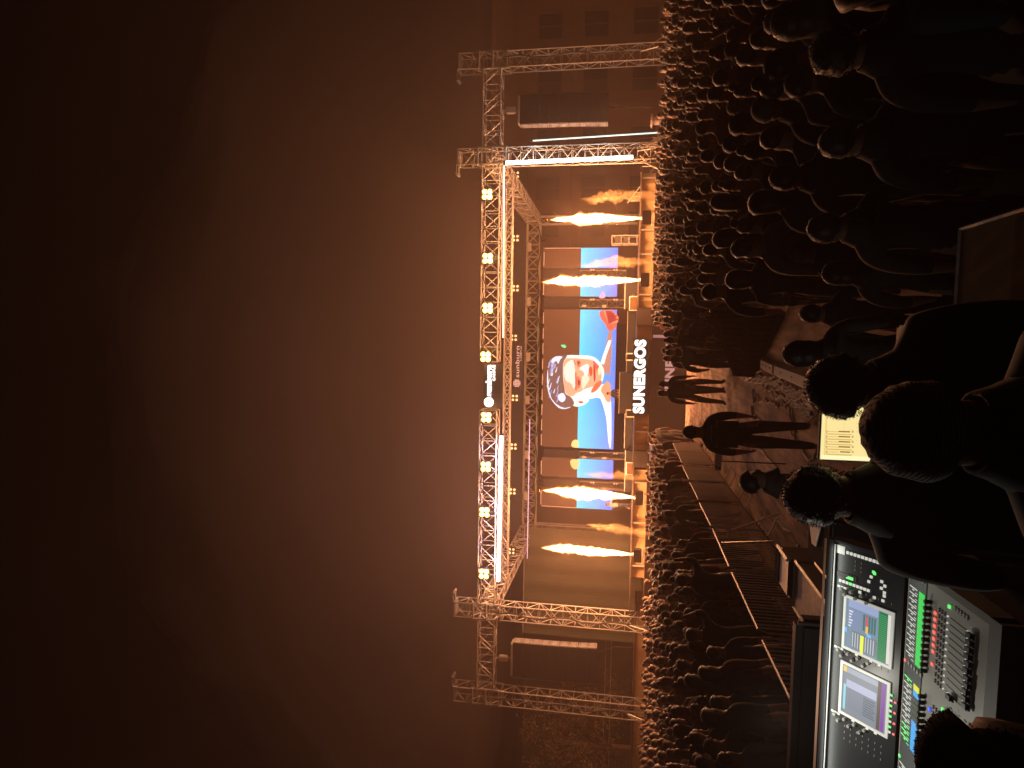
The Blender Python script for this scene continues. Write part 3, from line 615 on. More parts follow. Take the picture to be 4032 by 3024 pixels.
labs = ['flame jet second from right... ', '', '', '']
fl_lab = ['rightmost tall white-hot flame jet', 'tall flame jet just right of the central screen', 'tall flame jet by the leftmost video panel', 'leftmost tall flame jet, clear of the screens']
pr_lab = ['rightmost black flame projector', 'black flame projector right of the central sign', 'black flame projector left of the central sign', 'leftmost black flame projector']
for k, (y, xb, xt) in enumerate(FLAMES):
    p0 = at(xb, y, FLAME_YD); p1 = at(xt, y+(6 if k < 2 else -30), FLAME_YD)
    o = thing('flame_jet', fl_lab[k]+' on the stage lip', 'flame', p0, 'flame jets')
    flame_mesh(p0, p1, (0.25, 0.28, 0.28, 0.25)[k], k*3.1+1, rough=0.55).build('fringe', M['flame_out'], o, p0, smooth=True)
    flame_mesh(p0+(p1-p0)*0.01, p0+(p1-p0)*0.97, (0.25, 0.28, 0.28, 0.25)[k], k*3.1+1, 0.78, rough=0.55).build('core', M['flame_in'], o, p0, smooth=True)
    q = thing('flame_projector', pr_lab[k]+' on the stage lip', 'flame projector', (p0.x, FLAME_YD, DZ), 'flame projectors')
    g = MB(); g.bevbox((p0.x-0.32, FLAME_YD-0.25, 1.9), (p0.x+0.32, FLAME_YD+0.13, p0.z-0.05), 0.03); g.build('housing', M['black'], q, q.location)
    g = MB(); g.lathe([(0.09, 0), (0.07, 0.06), (0.05, 0.10)], 10, (p0.x, FLAME_YD, p0.z-0.05)); g.build('nozzle', M['silver'], q, q.location)
    g = MB(); g.tube((p0.x-0.4, FLAME_YD-0.28, 1.87), (p0.x+0.4, FLAME_YD-0.28, 1.87), 0.03); g.tube((p0.x-0.25, FLAME_YD-0.28, 1.6), (p0.x-0.25, FLAME_YD-0.28, 1.87), 0.025); g.tube((p0.x+0.25, FLAME_YD-0.28, 1.6), (p0.x+0.25, FLAME_YD-0.28, 1.87), 0.025); g.build('bracket', M['silver'], q, q.location)
# smoke jets fired from the ground in front of the stage
JETS = [((2645, 762), (2285, 782), 0.36, 'smoke jet right of the rightmost flame', 31.5), ((2640, 1022), (2275, 1040), 0.30, 'smoke jet crossing the rightmost video panel', 31.5),
        ((2610, 1888), (2290, 1862), 0.27, 'smoke jet by the left video panels', 31.5), ((2598, 2108), (2300, 2062), 0.26, 'thin smoke jet in front of the rear left tower', 31.5)]
for k, ((xb, yb), (xt, yt), rm, lab, Yd) in enumerate(JETS):
    p0 = at(xb, yb, Yd); p1 = at(xt, yt, Yd)
    g = flame_mesh(p0, p1, rm, 11+k*2.7, 0.55, 0.0, 1.25)
    o = g.build('smoke_jet', M['smoke'], None, p0, smooth=True); tag(o, 'orange lit '+lab, 'smoke', 'smoke jets')
    q = thing('smoke_machine', 'small black machine below the '+lab, 'smoke machine', (p0.x, Yd, 0.0), 'smoke machines')
    g = MB(); g.bevbox((p0.x-0.2, Yd-0.2, 0.02), (p0.x+0.2, Yd+0.2, 0.4), 0.03); g.build('housing', M['black'], q, q.location)
    g = MB(); g.tube((p0.x, Yd, 0.4), (p0.x, Yd, p0.z), 0.03); g.build('nozzle', M['silver'], q, q.location)
# ------------------------------------------------------------------ line arrays
def line_array(side, x0, x1, ylit0, ylit1, yfar0, yfar1, lab):
    """nine stacked cabinets, splayed at the bottom"""
    n_ = 9; top = at(x0, ylit0, YF+0.2); bot = at(x1, ylit1, YF+0.2); far = at(x0, yfar0, YF+0.2)
    W = abs(far.x-top.x); cx_ = (far.x+top.x)/2; o = thing('speaker_array', lab, 'speaker array', (cx_, YF+0.3, bot.z), 'hanging line arrays')
    zt = top.z; hh = (zt-bot.z)/n_; yy = YF+0.3; z = zt
    for k in range(n_):
        tilt = 0.02+0.035*k*(k/8.0)*0.45; dy = math.sin(tilt)*hh
        g = MB(); a, c_ = z-0.012, z-hh+0.012; dp = 0.55
        xl, xr = cx_-W/2, cx_+W/2
        g.hexa([(xl, yy-dy*0-0.0, c_), (xr, yy, c_), (xr-0.0, yy+dp, c_+tilt*0.1), (xl, yy+dp, c_+tilt*0.1), (xl, yy-dy, a), (xr, yy-dy, a), (xr, yy-dy+dp, a), (xl, yy-dy+dp, a)])
        cb = g.build('cabinet', M['cab'], o, o.location)
        g = MB(); g.box((xl+0.05, yy-dy-0.012-0.002, c_-0.011), (xr-0.05, yy-dy-0.004, a+0.011)); g.build('grille', M['black'], cb, o.location)
        g = MB()
        for px in (xl-0.012, xr+0.002):
            for pz in (a-0.09, c_+0.07): g.box((px, yy+0.1, pz), (px+0.01, yy+0.2, pz+0.035)); g.box((px, yy+0.33, pz), (px+0.01, yy+0.43, pz+0.035))
        g.build('rigging_pin', M['black'], cb, o.location)
        z -= hh; yy += dy
    g = MB(); g.bevbox((cx_-W*0.45, YF+0.25, zt+0.02), (cx_+W*0.45, YF+0.9, zt+0.12), 0.02); g.tube((cx_, YF+0.5, zt+0.1), (cx_, YF+0.3, 9.3), 0.03); g.build('fly_frame', M['alu'], o, o.location)
    g = MB(); g.bevbox((cx_-0.16, YF+0.25, 8.65), (cx_+0.16, YF+0.5, 9.15), 0.04); g.build('chain_hoist', M['alu'], o, o.location)
    g = MB(); g.path([(cx_+0.1, YF+0.6, 8.7), (cx_+0.25, YF+0.7, 8.3), (cx_+0.15, YF+0.7, zt+0.1)], 0.03); g.path([(cx_+W*0.3, YF+0.8, bot.z), (cx_+W*0.3-0.4*side, YF+0.8, bot.z-0.9), (cx_+W*0.3-0.5*side, YF+0.7, 2.0)], 0.015)
    g.build('cable', M['cable_k'], o, o.location)
M['cab'] = mat('speaker_cabinet', (0.35, 0.33, 0.34), 0.6, nscale=7, namt=0.2)
line_array(-1, 2019, 2350, 2531, 2548, 2672, 2690, 'hanging speaker column left of the stage beside the outer tower')
line_array(1, 2046, 2393, 490, 490, 368, 360, 'hanging speaker column right of the stage by the leaning tube')
# ------------------------------------------------------------------ right side: steps platform with handrails, left side rails
org = at(2560, 700, 36)
o = thing('side_stairs', 'metal ramp with pale handrails at the right end of the stage', 'stairs', (org.x, 36, 0))
def P(x, y, Y=36): return at(x, y, Y)
g = MB()
for a, c in (((2580, 655), (2470, 800)), ((2585, 700), (2585, 880)), ((2525, 680), (2525, 800)), ((2578, 655), (2530, 655)), ((2590, 670), (2590, 900))): g.tube(P(*a), P(*c), 0.03)
for k in range(8):
    y = 672+k*17; xr = 2560-k*11; g.tube(P(xr, y), P(min(2582, xr+55), y), 0.02)
g.build('handrail', M['alu'], o, o.location)
A = P(2583, 880); B = P(2583, 690); g = MB(); g.box((A.x, 36.1, 0.01), (B.x, 37.2, A.z-0.05)); g.build('landing', M['deck'], o, o.location)
o = thing('side_scaffold', 'pale scaffold frame standing at the foot of the inner right tower', 'scaffold', (at(2600, 530, 35).x, 35, 0))
g = MB()
for a, c in (((2535, 570), (2640, 530)), ((2545, 575), (2600, 545)), ((2590, 520), (2600, 580)), ((2570, 540), (2620, 560)), ((2560, 565), (2640, 575)), ((2540, 640), (2640, 690)), ((2520, 612), (2560, 650))): g.tube(at(*a, 33.2), at(*c, 33.2), 0.035)
g.build('pole', M['alu'], o, o.location)
g = MB(); p = at(2590, 475, 34.4); g.bevbox((p.x-0.35, 34.1, 0.01), (p.x+0.35, 34.8, 1.4), 0.05); ob = g.build('cable_drum', M['tan'], None, (p.x, 34.4, 0)); 
g = MB(); g.lathe([(0.30, 0), (0.36, 0.10), (0.2, 0.14), (0.2, 0.5), (0.36, 0.54), (0.3, 0.62)], 14, (p.x, 34.4, 1.41)); g.build('coil', M['casetop'], ob, (p.x, 34.4, 0))
tag(ob, 'orange lit crate with a cable coil right of the leaning tube', 'crate')
# ------------------------------------------------------------------ backdrops: drape at left, building at right, wall and tree
A = at(2300, 2395, 43); B = at(2300, 2088, 43); zt = at(2065, 2250, 43).z
dr = thing('side_drape', 'tall plain cloth wall closing the left side of the stage', 'drape', ((A.x+B.x)/2, 43, 0))
g = MB(); nn = 40
for k in range(nn):
    xa = A.x-2+(B.x+2-A.x)*k/nn; xb = A.x-2+(B.x+2-A.x)*(k+1)/nn; ya = 43+0.05*math.sin(k*0.9); y2 = 43+0.05*math.sin((k+1)*0.9)
    g.hexa([(xa, ya, 0.01), (xb, y2, 0.01), (xb, y2+0.03, 0.01), (xa, ya+0.03, 0.01), (xa, ya, zt), (xb, y2, zt), (xb, y2+0.03, zt), (xa, ya+0.03, zt)])
g.build('cloth', M['tarp'], dr, dr.location)
g = MB(); g.tube((A.x-2, 43, zt+0.04), (B.x, 43, zt+0.04), 0.04); g.tube((A.x-2, 43.1, 0.01), (A.x-2, 43.1, zt), 0.05); g.build('frame', M['alu'], dr, dr.location)
# screening wall left
YW = 52.0; A = at(2300, 3300, YW); B = at(2300, 2330, YW); zt = at(2062, 2600, YW).z
sw = thing('screening_wall', 'greenish corrugated wall behind the left speaker column', 'wall', (A.x, YW, 0))
g = MB(); nn = 90
for k in range(nn):
    z0_, z1_ = zt*k/nn, zt*(k+1)/nn; yo = 0.04 if k % 2 else 0.0; g.box((A.x-6, YW-yo, z0_), (B.x, YW+0.15, z1_-0.001))
g.build('sheeting', M['tarp'], sw, sw.location)
g = MB()
for xx in (2380, 2402):
    z_ = at(xx, 2750, 46).z; g.tube((-34, 46, z_), (-12.5, 46, z_), 0.018)
g.v = [v+Vector((0, 0, 0)) for v in g.v]; tag(g.build('overhead_wire', M['cable_w'], None, (-20, 46, 5)), 'pair of thin pale wires strung low behind the left tower', 'wire')
# building right
YG = 58.0; A = at(2300, 900, YG); B = at(2300, -300, YG); zt = at(1956, 300, YG).z
bl = thing('brick_building', 'dim brown building with dark windows behind the right towers', 'building', ((A.x+B.x)/2, YG, 0))
g = MB(); bays = []
x = A.x-3; 
cols = [(-0.8, 1.5), (2.3, 4.4), (6.2, 8.4), (11.0, 13.2), (15.5, 17.8), (20, 22.4), (24.6, 27)]
rows = [(1.0, 3.2), (5.0, 7.2), (8.8, 11.0)]; X0, X1 = A.x-8, B.x+8
xs2 = [X0]; 
for a, c in cols: xs2 += [A.x+a, A.x+c]
xs2.append(X1); zs2 = [0.0]
for a, c in rows: zs2 += [a, c]
zs2.append(zt)
for i in range(len(xs2)-1):
    for j in range(len(zs2)-1):
        if i % 2 == 1 and j % 2 == 1: continue
        g.box((xs2[i], YG, zs2[j]), (xs2[i+1]-0.001, YG+0.4, zs2[j+1]-0.001))
g.build('wall', M['wall'], bl, bl.location)
for a, c in cols:
    for z0_, z1_ in rows:
        g = MB()
        for q in ((A.x+a, z0_, A.x+a+0.12, z1_), (A.x+c-0.12, z0_, A.x+c, z1_), (A.x+a+0.121, z1_-0.12, A.x+c-0.121, z1_), (A.x+a+0.121, z0_, A.x+c-0.121, z0_+0.12), ((2*A.x+a+c)/2-0.04, z0_+0.121, (2*A.x+a+c)/2+0.04, z1_-0.121)):
            g.box((q[0], YG+0.1, q[1]), (q[2], YG+0.2, q[3]))
        w_ = g.build('window', M['wall'], bl, bl.location)
        g = MB(); g.box((A.x+a, YG+0.25, z0_), (A.x+c, YG+0.27, z1_)); g.build('pane', M['wall_dark'], w_, bl.location)
g = MB()
for z_ in (4.1, 7.9, 11.6): g.box((X0, YG-0.22, z_), (X1, YG-0.003, z_+0.35))
for xx in (A.x+5.2, A.x+9.8, A.x+14.3, A.x+19): g.box((xx, YG-0.18, 0.01), (xx+0.5, YG-0.004, zt))
g.box((X0, YG-0.35, zt+0.004), (X1, YG+0.5, zt+0.4)); g.build('cornice', M['wall'], bl, bl.location)
# trees left
def tree(c, h, rad, seed, lab):
    rr = random.Random(seed); o = thing('leafy_tree', lab, 'tree', c, 'trees behind the left wall')
    g = MB(); c = Vector(c); top = c+Vector((0, 0, h*0.75)); g.path([c, c+Vector((0.1, 0, h*0.25)), c+Vector((-0.1, 0.1, h*0.5)), top], 0.2, 7)
    for k in range(9):
        a = rr.uniform(0, 6.28); s0 = c+Vector((0, 0, h*rr.uniform(0.3, 0.6))); g.tube(s0, s0+Vector((math.cos(a)*rad*0.7, math.sin(a)*rad*0.5, h*0.25)), 0.07, 5, 0.02)
    g.build('trunk', M['bark'], o, c)
    g = MB(); cl = [(c+Vector((rr.gauss(0, rad*0.5), rr.gauss(0, rad*0.4), h*rr.uniform(0.3, 1.0))), rr.uniform(0.5, 1.1)) for _ in range(60)]
    for (q, r_) in cl:
        for _ in range(75):
            d = Vector((rr.gauss(0, 1), rr.gauss(0, 1), rr.gauss(0, 1))).normalized()*r_*rr.uniform(0.5, 1.0); p = q+d; s_ = rr.uniform(0.05, 0.11)
            u = Vector((rr.gauss(0, 1), rr.gauss(0, 1), rr.gauss(0, 1))).normalized()*s_; v = Vector((rr.gauss(0, 1), rr.gauss(0, 1), rr.gauss(0, 1))).normalized()*s_
            g.add([p-u, p+v*0.6, p+u, p-v*0.6], [(0, 1, 2, 3)])
    g.build('crown', M['leaf'], o, c)
t_ = at(2540, 2960, 44); tree((t_.x, 44, 0), 9.0, 3.2, 5, 'dark leafy tree at the far left behind the outer tower')
t_ = at(2540, 2800, 48); tree((t_.x, 48, 0), 7.5, 2.4, 8, 'smaller leafy tree just outside the left outer tower')
# ------------------------------------------------------------------ people
def skin_body(pose=None, sub=1, fingers=False, girth=1.0, long_shirt=False, cloth=('sh_k', 'jeans')):
    """one continuous body grown over a posed skeleton; faces +Y, feet on z=0"""
    P = dict(pel=(0, 0, .96), sp=(0, .0, 1.13), ch=(0, .0, 1.32), uc=(0, -.01, 1.445), nk=(0, 0, 1.515), h0=(0, .02, 1.57), h1=(0, .015, 1.635), h2=(0, .005, 1.69))
    for s, q in ((-1, 'l'), (1, 'r')):
        P.update({'s'+q: (s*.20, -.01, 1.415), 'e'+q: (s*.245, -.03, 1.12), 'w'+q: (s*.235, .07, .90), 'p'+q: (s*.23, .10, .84),
                  'hp'+q: (s*.095, 0, .90), 'k'+q: (s*.105, .015, .50), 'a'+q: (s*.11, -.02, .09), 't'+q: (s*.12, .15, .04)})
    if pose: P.update(pose)
    rad = dict(pel=(.185, .135), sp=(.17, .125), ch=(.195, .135), uc=(.165, .105), nk=(.078, .07), h0=(.078, .082), h1=(.079, .095), h2=(.070, .082))
    for q in 'lr':
        rad.update({'s'+q: (.085, .08), 'e'+q: (.056, .056), 'w'+q: (.034, .028), 'p'+q: (.040, .022), 'hp'+q: (.115, .11), 'k'+q: (.076, .076), 'a'+q: (.05, .05), 't'+q: (.052, .036)})
    names = list(P); ed = [('pel', 'sp'), ('sp', 'ch'), ('ch', 'uc'), ('uc', 'nk'), ('nk', 'h0'), ('h0', 'h1'), ('h1', 'h2')]
    for q in 'lr': ed += [('uc', 's'+q), ('s'+q, 'e'+q), ('e'+q, 'w'+q), ('w'+q, 'p'+q), ('pel', 'hp'+q), ('hp'+q, 'k'+q), ('k'+q, 'a'+q), ('a'+q, 't'+q)]
    V = [Vector(P[n_]) for n_ in names]; RD = [rad[n_] for n_ in names]; E = [(names.index(a), names.index(b)) for a, b in ed]
    if fingers:
        for q, s in (('l', -1), ('r', 1)):
            pi = names.index('p'+q); wv = Vector(P['w'+q]); pv = Vector(P['p'+q]); d = (pv-wv).normalized(); sd = d.cross(Vector((s, 0, 0.2))).normalized(); inn = d.cross(sd).normalized()
            for k, L in enumerate((.066, .078, .072, .056)):
                b0 = pv+sd*((k-1.5)*.02)+d*.02; V += [b0, b0+d*L*.5+inn*.006, b0+d*L*.8+inn*.026]; RD += [(.010, .010), (.0085, .0085), (.007, .007)]
                m_ = len(V); E += [(pi, m_-3), (m_-3, m_-2), (m_-2, m_-1)]
            b0 = pv-sd*.035-d*.01; V += [b0, b0-sd*.012+d*.035]; RD += [(.011, .011), (.0085, .0085)]; m_ = len(V); E += [(pi, m_-2), (m_-2, m_-1)]
    me = bpy.data.meshes.new('skel'); me.from_pydata(V, E, []); o = bpy.data.objects.new('skel', me); C.objects.link(o)
    md = o.modifiers.new('s', 'SKIN'); md.use_smooth_shade = True; md.branch_smoothing = 0.6
    for i, (v, r_) in enumerate(zip(o.data.skin_vertices[0].data, RD)):
        gx = girth if names and i < 4 else 1.0
        v.radius = (r_[0]*gx, r_[1]*gx); v.use_root = (i == 0)
    if sub: sd_ = o.modifiers.new('u', 'SUBSURF'); sd_.levels = sub; sd_.render_levels = sub
    bpy.context.view_layer.update()
    bm_ = bpy.data.meshes.new_from_object(o.evaluated_get(bpy.context.evaluated_depsgraph_get()))
    bpy.data.objects.remove(o)
    bm_.materials.clear()
    for q in ('skin', cloth[0], cloth[1], 'shoe'): bm_.materials.append(M[q])
    zn = P['nk'][2]
    for p in bm_.polygons:
        c = p.center; p.use_smooth = True
        elbow = min((c-Vector(P['w'+q])).length for q in 'lr'); hand = min((c-Vector(P['p'+q])).length for q in 'lr')
        if (c-Vector(P['h1'])).length < 0.16 or (c-Vector(P['nk'])).length < 0.055: i = 0
        elif hand < 0.13 or elbow < 0.2: i = 0
        elif c.z < 0.10: i = 3
        elif c.z < 0.93 and abs(c.x) < 0.225: i = 2
        else: i = 1
        p.material_index = i
    # face features pushed out of the head surface
    h = Vector(P['h1'])
    for v in bm_.vertices:
        d = v.co-h
        if d.length < 0.15 and d.y > 0.03:
            if abs(d.x) < 0.022 and -0.045 < d.z < 0.02: v.co.y += 0.018          # nose
            if 0.018 < abs(d.x) < 0.05 and -0.01 < d.z < 0.03: v.co.y -= 0.008     # eye sockets
            if abs(d.x) < 0.03 and d.z < -0.075: v.co.y += 0.008                   # chin
        if d.length < 0.15 and abs(d.x) > 0.06 and abs(d.y) < 0.03 and abs(d.z+0.01) < 0.03: v.co.x *= 1.16  # ears
    return bm_
HEAD = Vector((0, .01, 1.645))
kn = mat('knit_cap', (.10, .075, .05), .9); n = kn.node_tree; b = n.nodes['Principled BSDF']; b.inputs['Sheen Weight'].default_value = .6
wv = n.nodes.new('ShaderNodeTexWave'); wv.bands_direction = 'Z'; wv.inputs['Scale'].default_value = 34; wv.inputs['Distortion'].default_value = 3.5; wv.inputs['Detail'].default_value = 3
tc = n.nodes.new('ShaderNodeTexCoord'); n.links.new(tc.outputs['Object'], wv.inputs['Vector']); bp = n.nodes.new('ShaderNodeBump'); bp.inputs['Strength'].default_value = .9; bp.inputs['Distance'].default_value = .01
n.links.new(wv.outputs['Fac'], bp.inputs['Height']); n.links.new(bp.outputs[0], b.inputs['Normal']); M['knit'] = kn
def hair_mesh(kind, seed=0, dense=1, res=3):
    rr = random.Random(seed); bm = bmesh.new(); bmesh.ops.create_icosphere(bm, subdivisions=res, radius=1.0)
    c = HEAD+Vector((0, -.012, .022)); dele = []
    sx, sy, sz = {'short': (.093, .112, .112), 'curly': (.106, .122, .120), 'long': (.104, .118, .118), 'cap': (.098, .118, .105), 'beanie': (.112, .128, .122), 'bun': (.094, .112, .112)}[kind]
    for v in bm.verts:
        n_ = v.co.copy(); amp = {'curly': .10, 'short': .05, 'long': .05, 'cap': .0, 'beanie': .0, 'bun': .04}[kind]
        f = 1+amp*(noise.noise(n_*4+Vector((seed, 0, 0)))+0.6*noise.noise(n_*9+Vector((0, seed, 0))))
        if kind == 'beanie': f = 1+.018*math.sin((n_.z+.35*n_.x)*34)+.012*noise.noise(n_*5)
        p = Vector((n_.x*sx, n_.y*sy, n_.z*sz))*f
        if n_.y > 0.25 and n_.z < 0.35: p = Vector((p.x*.8, p.y*.62, p.z*.7))
        if n_.z < -0.35:
            if kind == 'long' and n_.y < 0.35: p.z = p.z*1.0-0.20*(-n_.z-0.35)*1.6; p.y -= 0.02; p.x *= 1.05
            elif kind != 'long': p *= Vector((.82, .82, .7)).x
        v.co = c+p
    vs = [v.co.copy() for v in bm.verts]; fs = [[v.index for v in f.verts] for f in bm.faces]; bm.free()
    g = MB(); g.add(vs, fs)
    if kind == 'cap': g.lathe([(.105, 0), (.105, .012)], 14, c+Vector((0, 0, .0))); g.hexa([c+Vector(q) for q in ((-.07, .08, -.005), (.07, .08, -.005), (.05, .19, -.02), (-.05, .19, -.02), (-.07, .08, .008), (.07, .08, .008), (.05, .19, -.01), (-.05, .19, -.01))])
    if kind == 'bun': g.lathe([(.005, -.045), (.04, -.03), (.052, 0), (.04, .035), (.005, .05)], 10, c+Vector((0, -.06, .12)))
    if dense and kind in ('curly', 'short', 'long'):
        for _ in range(int(260*dense)):
            d = Vector((rr.gauss(0, 1), rr.gauss(0, 1), rr.gauss(0.35, 1))).normalized()
            if d.y > 0.3 and d.z < 0.3: continue
            if d.z < -0.55: continue
            p = c+Vector((d.x*sx, d.y*sy, d.z*sz))*0.98; L = rr.uniform(.006, .016)*(1.0 if kind == 'curly' else .6)
            t = Vector((rr.gauss(0, 1), rr.gauss(0, 1), rr.gauss(0, 1))).normalized()
            q1 = p+d*L*.6+t*L*.35; q2 = q1+d*L*.25-t*L*.5
            wv = t.cross(d).normalized()*.0011
            g.add([p-wv, p+wv, q1+wv, q1-wv, q2], [(0, 1, 2, 3), (3, 2, 4)])
    return g
# kinds of crowd figure: mesh data shared by the copies
def as_mesh(g, m, name='hair'):
    me = bpy.data.meshes.new(name); me.from_pydata([tuple(v) for v in g.v], [], g.f); me.materials.append(m)
    for p in me.polygons: p.use_smooth = True
    me.update(); return me
arm_up = lambda s, q: {'e'+q: (s*.33, .08, 1.50), 'w'+q: (s*.24, .22, 1.73), 'p'+q: (s*.22, .25, 1.79)}
POSES = [{}, {'el': (-.23, .02, 1.14), 'wl': (-.12, .20, 1.12), 'pl': (-.07, .25, 1.13), 'er': (.23, .02, 1.14), 'wr': (.12, .20, 1.12), 'pr': (.07, .25, 1.14)},
         arm_up(1, 'r'), {'h1': (.015, .03, 1.64), 'h2': (.03, .02, 1.70), 'el': (-.25, -.08, 1.15), 'wl': (-.20, .08, .98), 'pl': (-.19, .12, .95)}, {}]
SH = ['sh_k', 'sh_g', 'sh_b', 'sh_w', 'sh_r', 'sh_k']
WORD = {'sh_k': 'black', 'sh_g': 'grey', 'sh_b': 'navy', 'sh_w': 'pale', 'sh_r': 'red'}
BODY = {}
def body_mesh(pi, sh):
    k = (pi, sh)
    if k not in BODY: BODY[k] = skin_body(POSES[pi], 1, False, 1.0, cloth=(sh, 'jeans'))
    return BODY[k]
HAIRS = [('short', 'short hair', 1), ('short', 'short hair', 2), ('curly', 'curly hair', 3), ('long', 'long hair', 4), ('cap', 'a cap', 5), ('bun', 'a hair bun', 6), ('short', 'short hair', 7)]
HM = [as_mesh(hair_mesh(k, s, 0.5, 2), M['hair'] if k != 'cap' else M['sh_g'], 'hair' if k != 'cap' else 'cap') for k, _, s in HAIRS]
def inside_view(p, mx=120):
    d = p-CAM; z = d.dot(Fw)
    if z < 0.5: return False
    return abs(F_PX*d.dot(RR)/z) < 1512+mx
cand = []
yy = 3.6
while yy < 31.6:
    st_ = 0.52+0.05*max(0, (14-yy)/14)
    for side in (-1, 1):
        x = (2.25 if side > 0 else -1.45)
        lim = 22
        while abs(x) < lim:
            px = x+R.uniform(-.21, .21); py = yy+R.uniform(-.27, .27)
            p = Vector((px, py, 1.6)); ok = inside_view(p, 130)
            if side > 0 and px < 4.3 and py < 4.7: ok = False
            if side > 0 and py < 5.9 and px < 4.4: ok = False         # riser and desk area
            if side > 0 and px < 3.45 and py < 16.5: ok = False
            if side > 0 and px < (2.15 if py < 21 else 3.3): ok = False   # slotted ramp
            if side < 0 and (py < 7.3): ok = False
            if py > 9 and R.random() < 0.14: ok = False
            if ok: cand.append(((p-CAM).length, px, py, side))
            x += side*st_
    yy += 0.62+0.004*yy
cand.sort()
TOT = 300
far_g = MB(); NMS = []
def region(px, py, side):
    if side > 0:
        a = 'beside the walkway' if px < 5 else ('mid right crowd' if px < 9 else 'far right edge')
    else:
        a = 'behind barriers' if px > -3.2 else ('mid left crowd' if px > -7 else 'far left edge')
    return a
def dist_word(py): return 'nearest row' if py < 7 else ('nearer rows' if py < 10.5 else 'middle rows')
proto_p = {}
for i, (dd, px, py, side) in enumerate(cand[:TOT]):
    pi = R.choice([0, 0, 0, 3, 3, 4, 1]) if R.random() > 0.08 else 2
    sh = R.choice(SH); hi = R.randrange(len(HM)); sc = R.uniform(.90, 1.06); rz = R.uniform(-.45, .45)+math.atan2(px, 34-py)*0.6
    o = bpy.data.objects.new('person', body_mesh(pi, sh)); C.objects.link(o)
    o.location = (px, py, 0.0); o.scale = (sc*R.uniform(.96, 1.08), sc, sc); o.rotation_euler = (R.uniform(-.05, .03), R.uniform(-.05, .05), rz)
    pose_w = {1: ', hands together', 2: ', arm raised'}.get(pi, '')
    tag(o, '%s-topped person with %s%s, %s %s' % (WORD[sh], HAIRS[hi][1], pose_w, dist_word(py), region(px, py, side)), 'person', None)
    o['group'] = 'crowd: '+o['label']
    hm = bpy.data.objects.new('hair' if HAIRS[hi][0] != 'cap' else 'cap', HM[hi]); C.objects.link(hm); hm.parent = o
    hs_ = Vector((R.uniform(.9, 1.08), R.uniform(.9, 1.1), R.uniform(.88, 1.12))); hm.scale = hs_
    hm.location = Vector((.02 if pi == 3 else 0, .012 if pi == 3 else 0, 0))+Vector([HEAD[i_]*(1-hs_[i_]) for i_ in range(3)])
    NMS.append(o)
# the rest of the crowd further off, one mass
low = [skin_body(POSES[k], 0, False, cloth=('sh_k', 'jeans')) for k in (0, 3, 2)]
hl = [hair_mesh(k, s, 0, 2) for k, _, s in HAIRS[:5]]
V, Fc, MI = [], [], []
for dd, px, py, side in cand[TOT:]:
    me = low[0 if R.random() < .6 else (1 if R.random() < .85 else 2)]; sc = R.uniform(.88, 1.07); rz = R.uniform(-.9, .9); ca, sa = math.cos(rz), math.sin(rz)
    o0 = len(V); mi = R.choice([0, 0, 1, 2, 3])
    for v in me.vertices: V.append((px+(v.co.x*ca-v.co.y*sa)*sc, py+(v.co.x*sa+v.co.y*ca)*sc, v.co.z*sc))
    for p in me.polygons: Fc.append([a+o0 for a in p.vertices]); MI.append(4 if p.material_index == 0 else mi)
    h = R.choice(hl); o0 = len(V); hx, hz_ = R.uniform(.85, 1.12), R.uniform(.85, 1.12)
    for v in h.v: V.append((px+(v.x*ca*hx-v.y*sa)*sc, py+(v.x*sa*hx+v.y*ca)*sc, (HEAD.z+(v.z-HEAD.z)*hz_)*sc))
    for f in h.f: Fc.append([a+o0 for a in f]); MI.append(5)
me = bpy.data.meshes.new('distant_crowd'); me.from_pydata(V, [], Fc)
for q in ('sh_k', 'sh_g', 'sh_w', 'sh_r', 'skin', 'hair'): me.materials.append(M[q])
me.polygons.foreach_set('material_index', MI); me.polygons.foreach_set('use_smooth', [True]*len(MI)); me.update()
o = bpy.data.objects.new('distant_crowd', me); C.objects.link(o)
tag(o, 'dense far crowd massed in front of the stage on both sides of the walkway', 'crowd', kind='stuff')
print('crowd', len(cand))
# phones held up
def phone(x, y, Y, lab, m, sz=1.0, only_flash=False):
    p = at(x, y, Y); o = thing('phone', lab, 'phone', p, 'lit phones in the crowd')
    g = MB(); g.bevbox((p.x-.075*sz, p.y, p.z-.038*sz), (p.x+.075*sz, p.y+.01, p.z+.038*sz), .004); g.build('case', M['black'], o, p)
    g = MB(); s_ = .25 if only_flash else .92; g.box((p.x-.07*sz*s_, p.y-.004, p.z-.035*sz*s_), (p.x+.07*sz*s_, p.y-.001, p.z+.035*sz*s_)); g.build('screen', m, o, p)
phone(2720, 2428, 14.5, 'lit phone screen held up in the left crowd, the largest there', M['phone_on'], 1.6)
phone(2783, 3003, 10.5, 'lit phone screen at the far left edge of the crowd', M['phone_on'], 1.0)
phone(2630, 2545, 20, 'small lit phone just behind the largest one on the left', M['phone_on'], 0.9)
phone(2652, 740, 27, 'green white phone flash shining below the rightmost flame', M['flash'], 2.2, True)
phone(2748, 1316, 19, 'pale glowing phone beside the printed fascia lettering', M['phone_on'], 1.0)
phone(2655, 2868, 19, 'small lit phone below the left outer tower', M['phone_on'], 0.9)
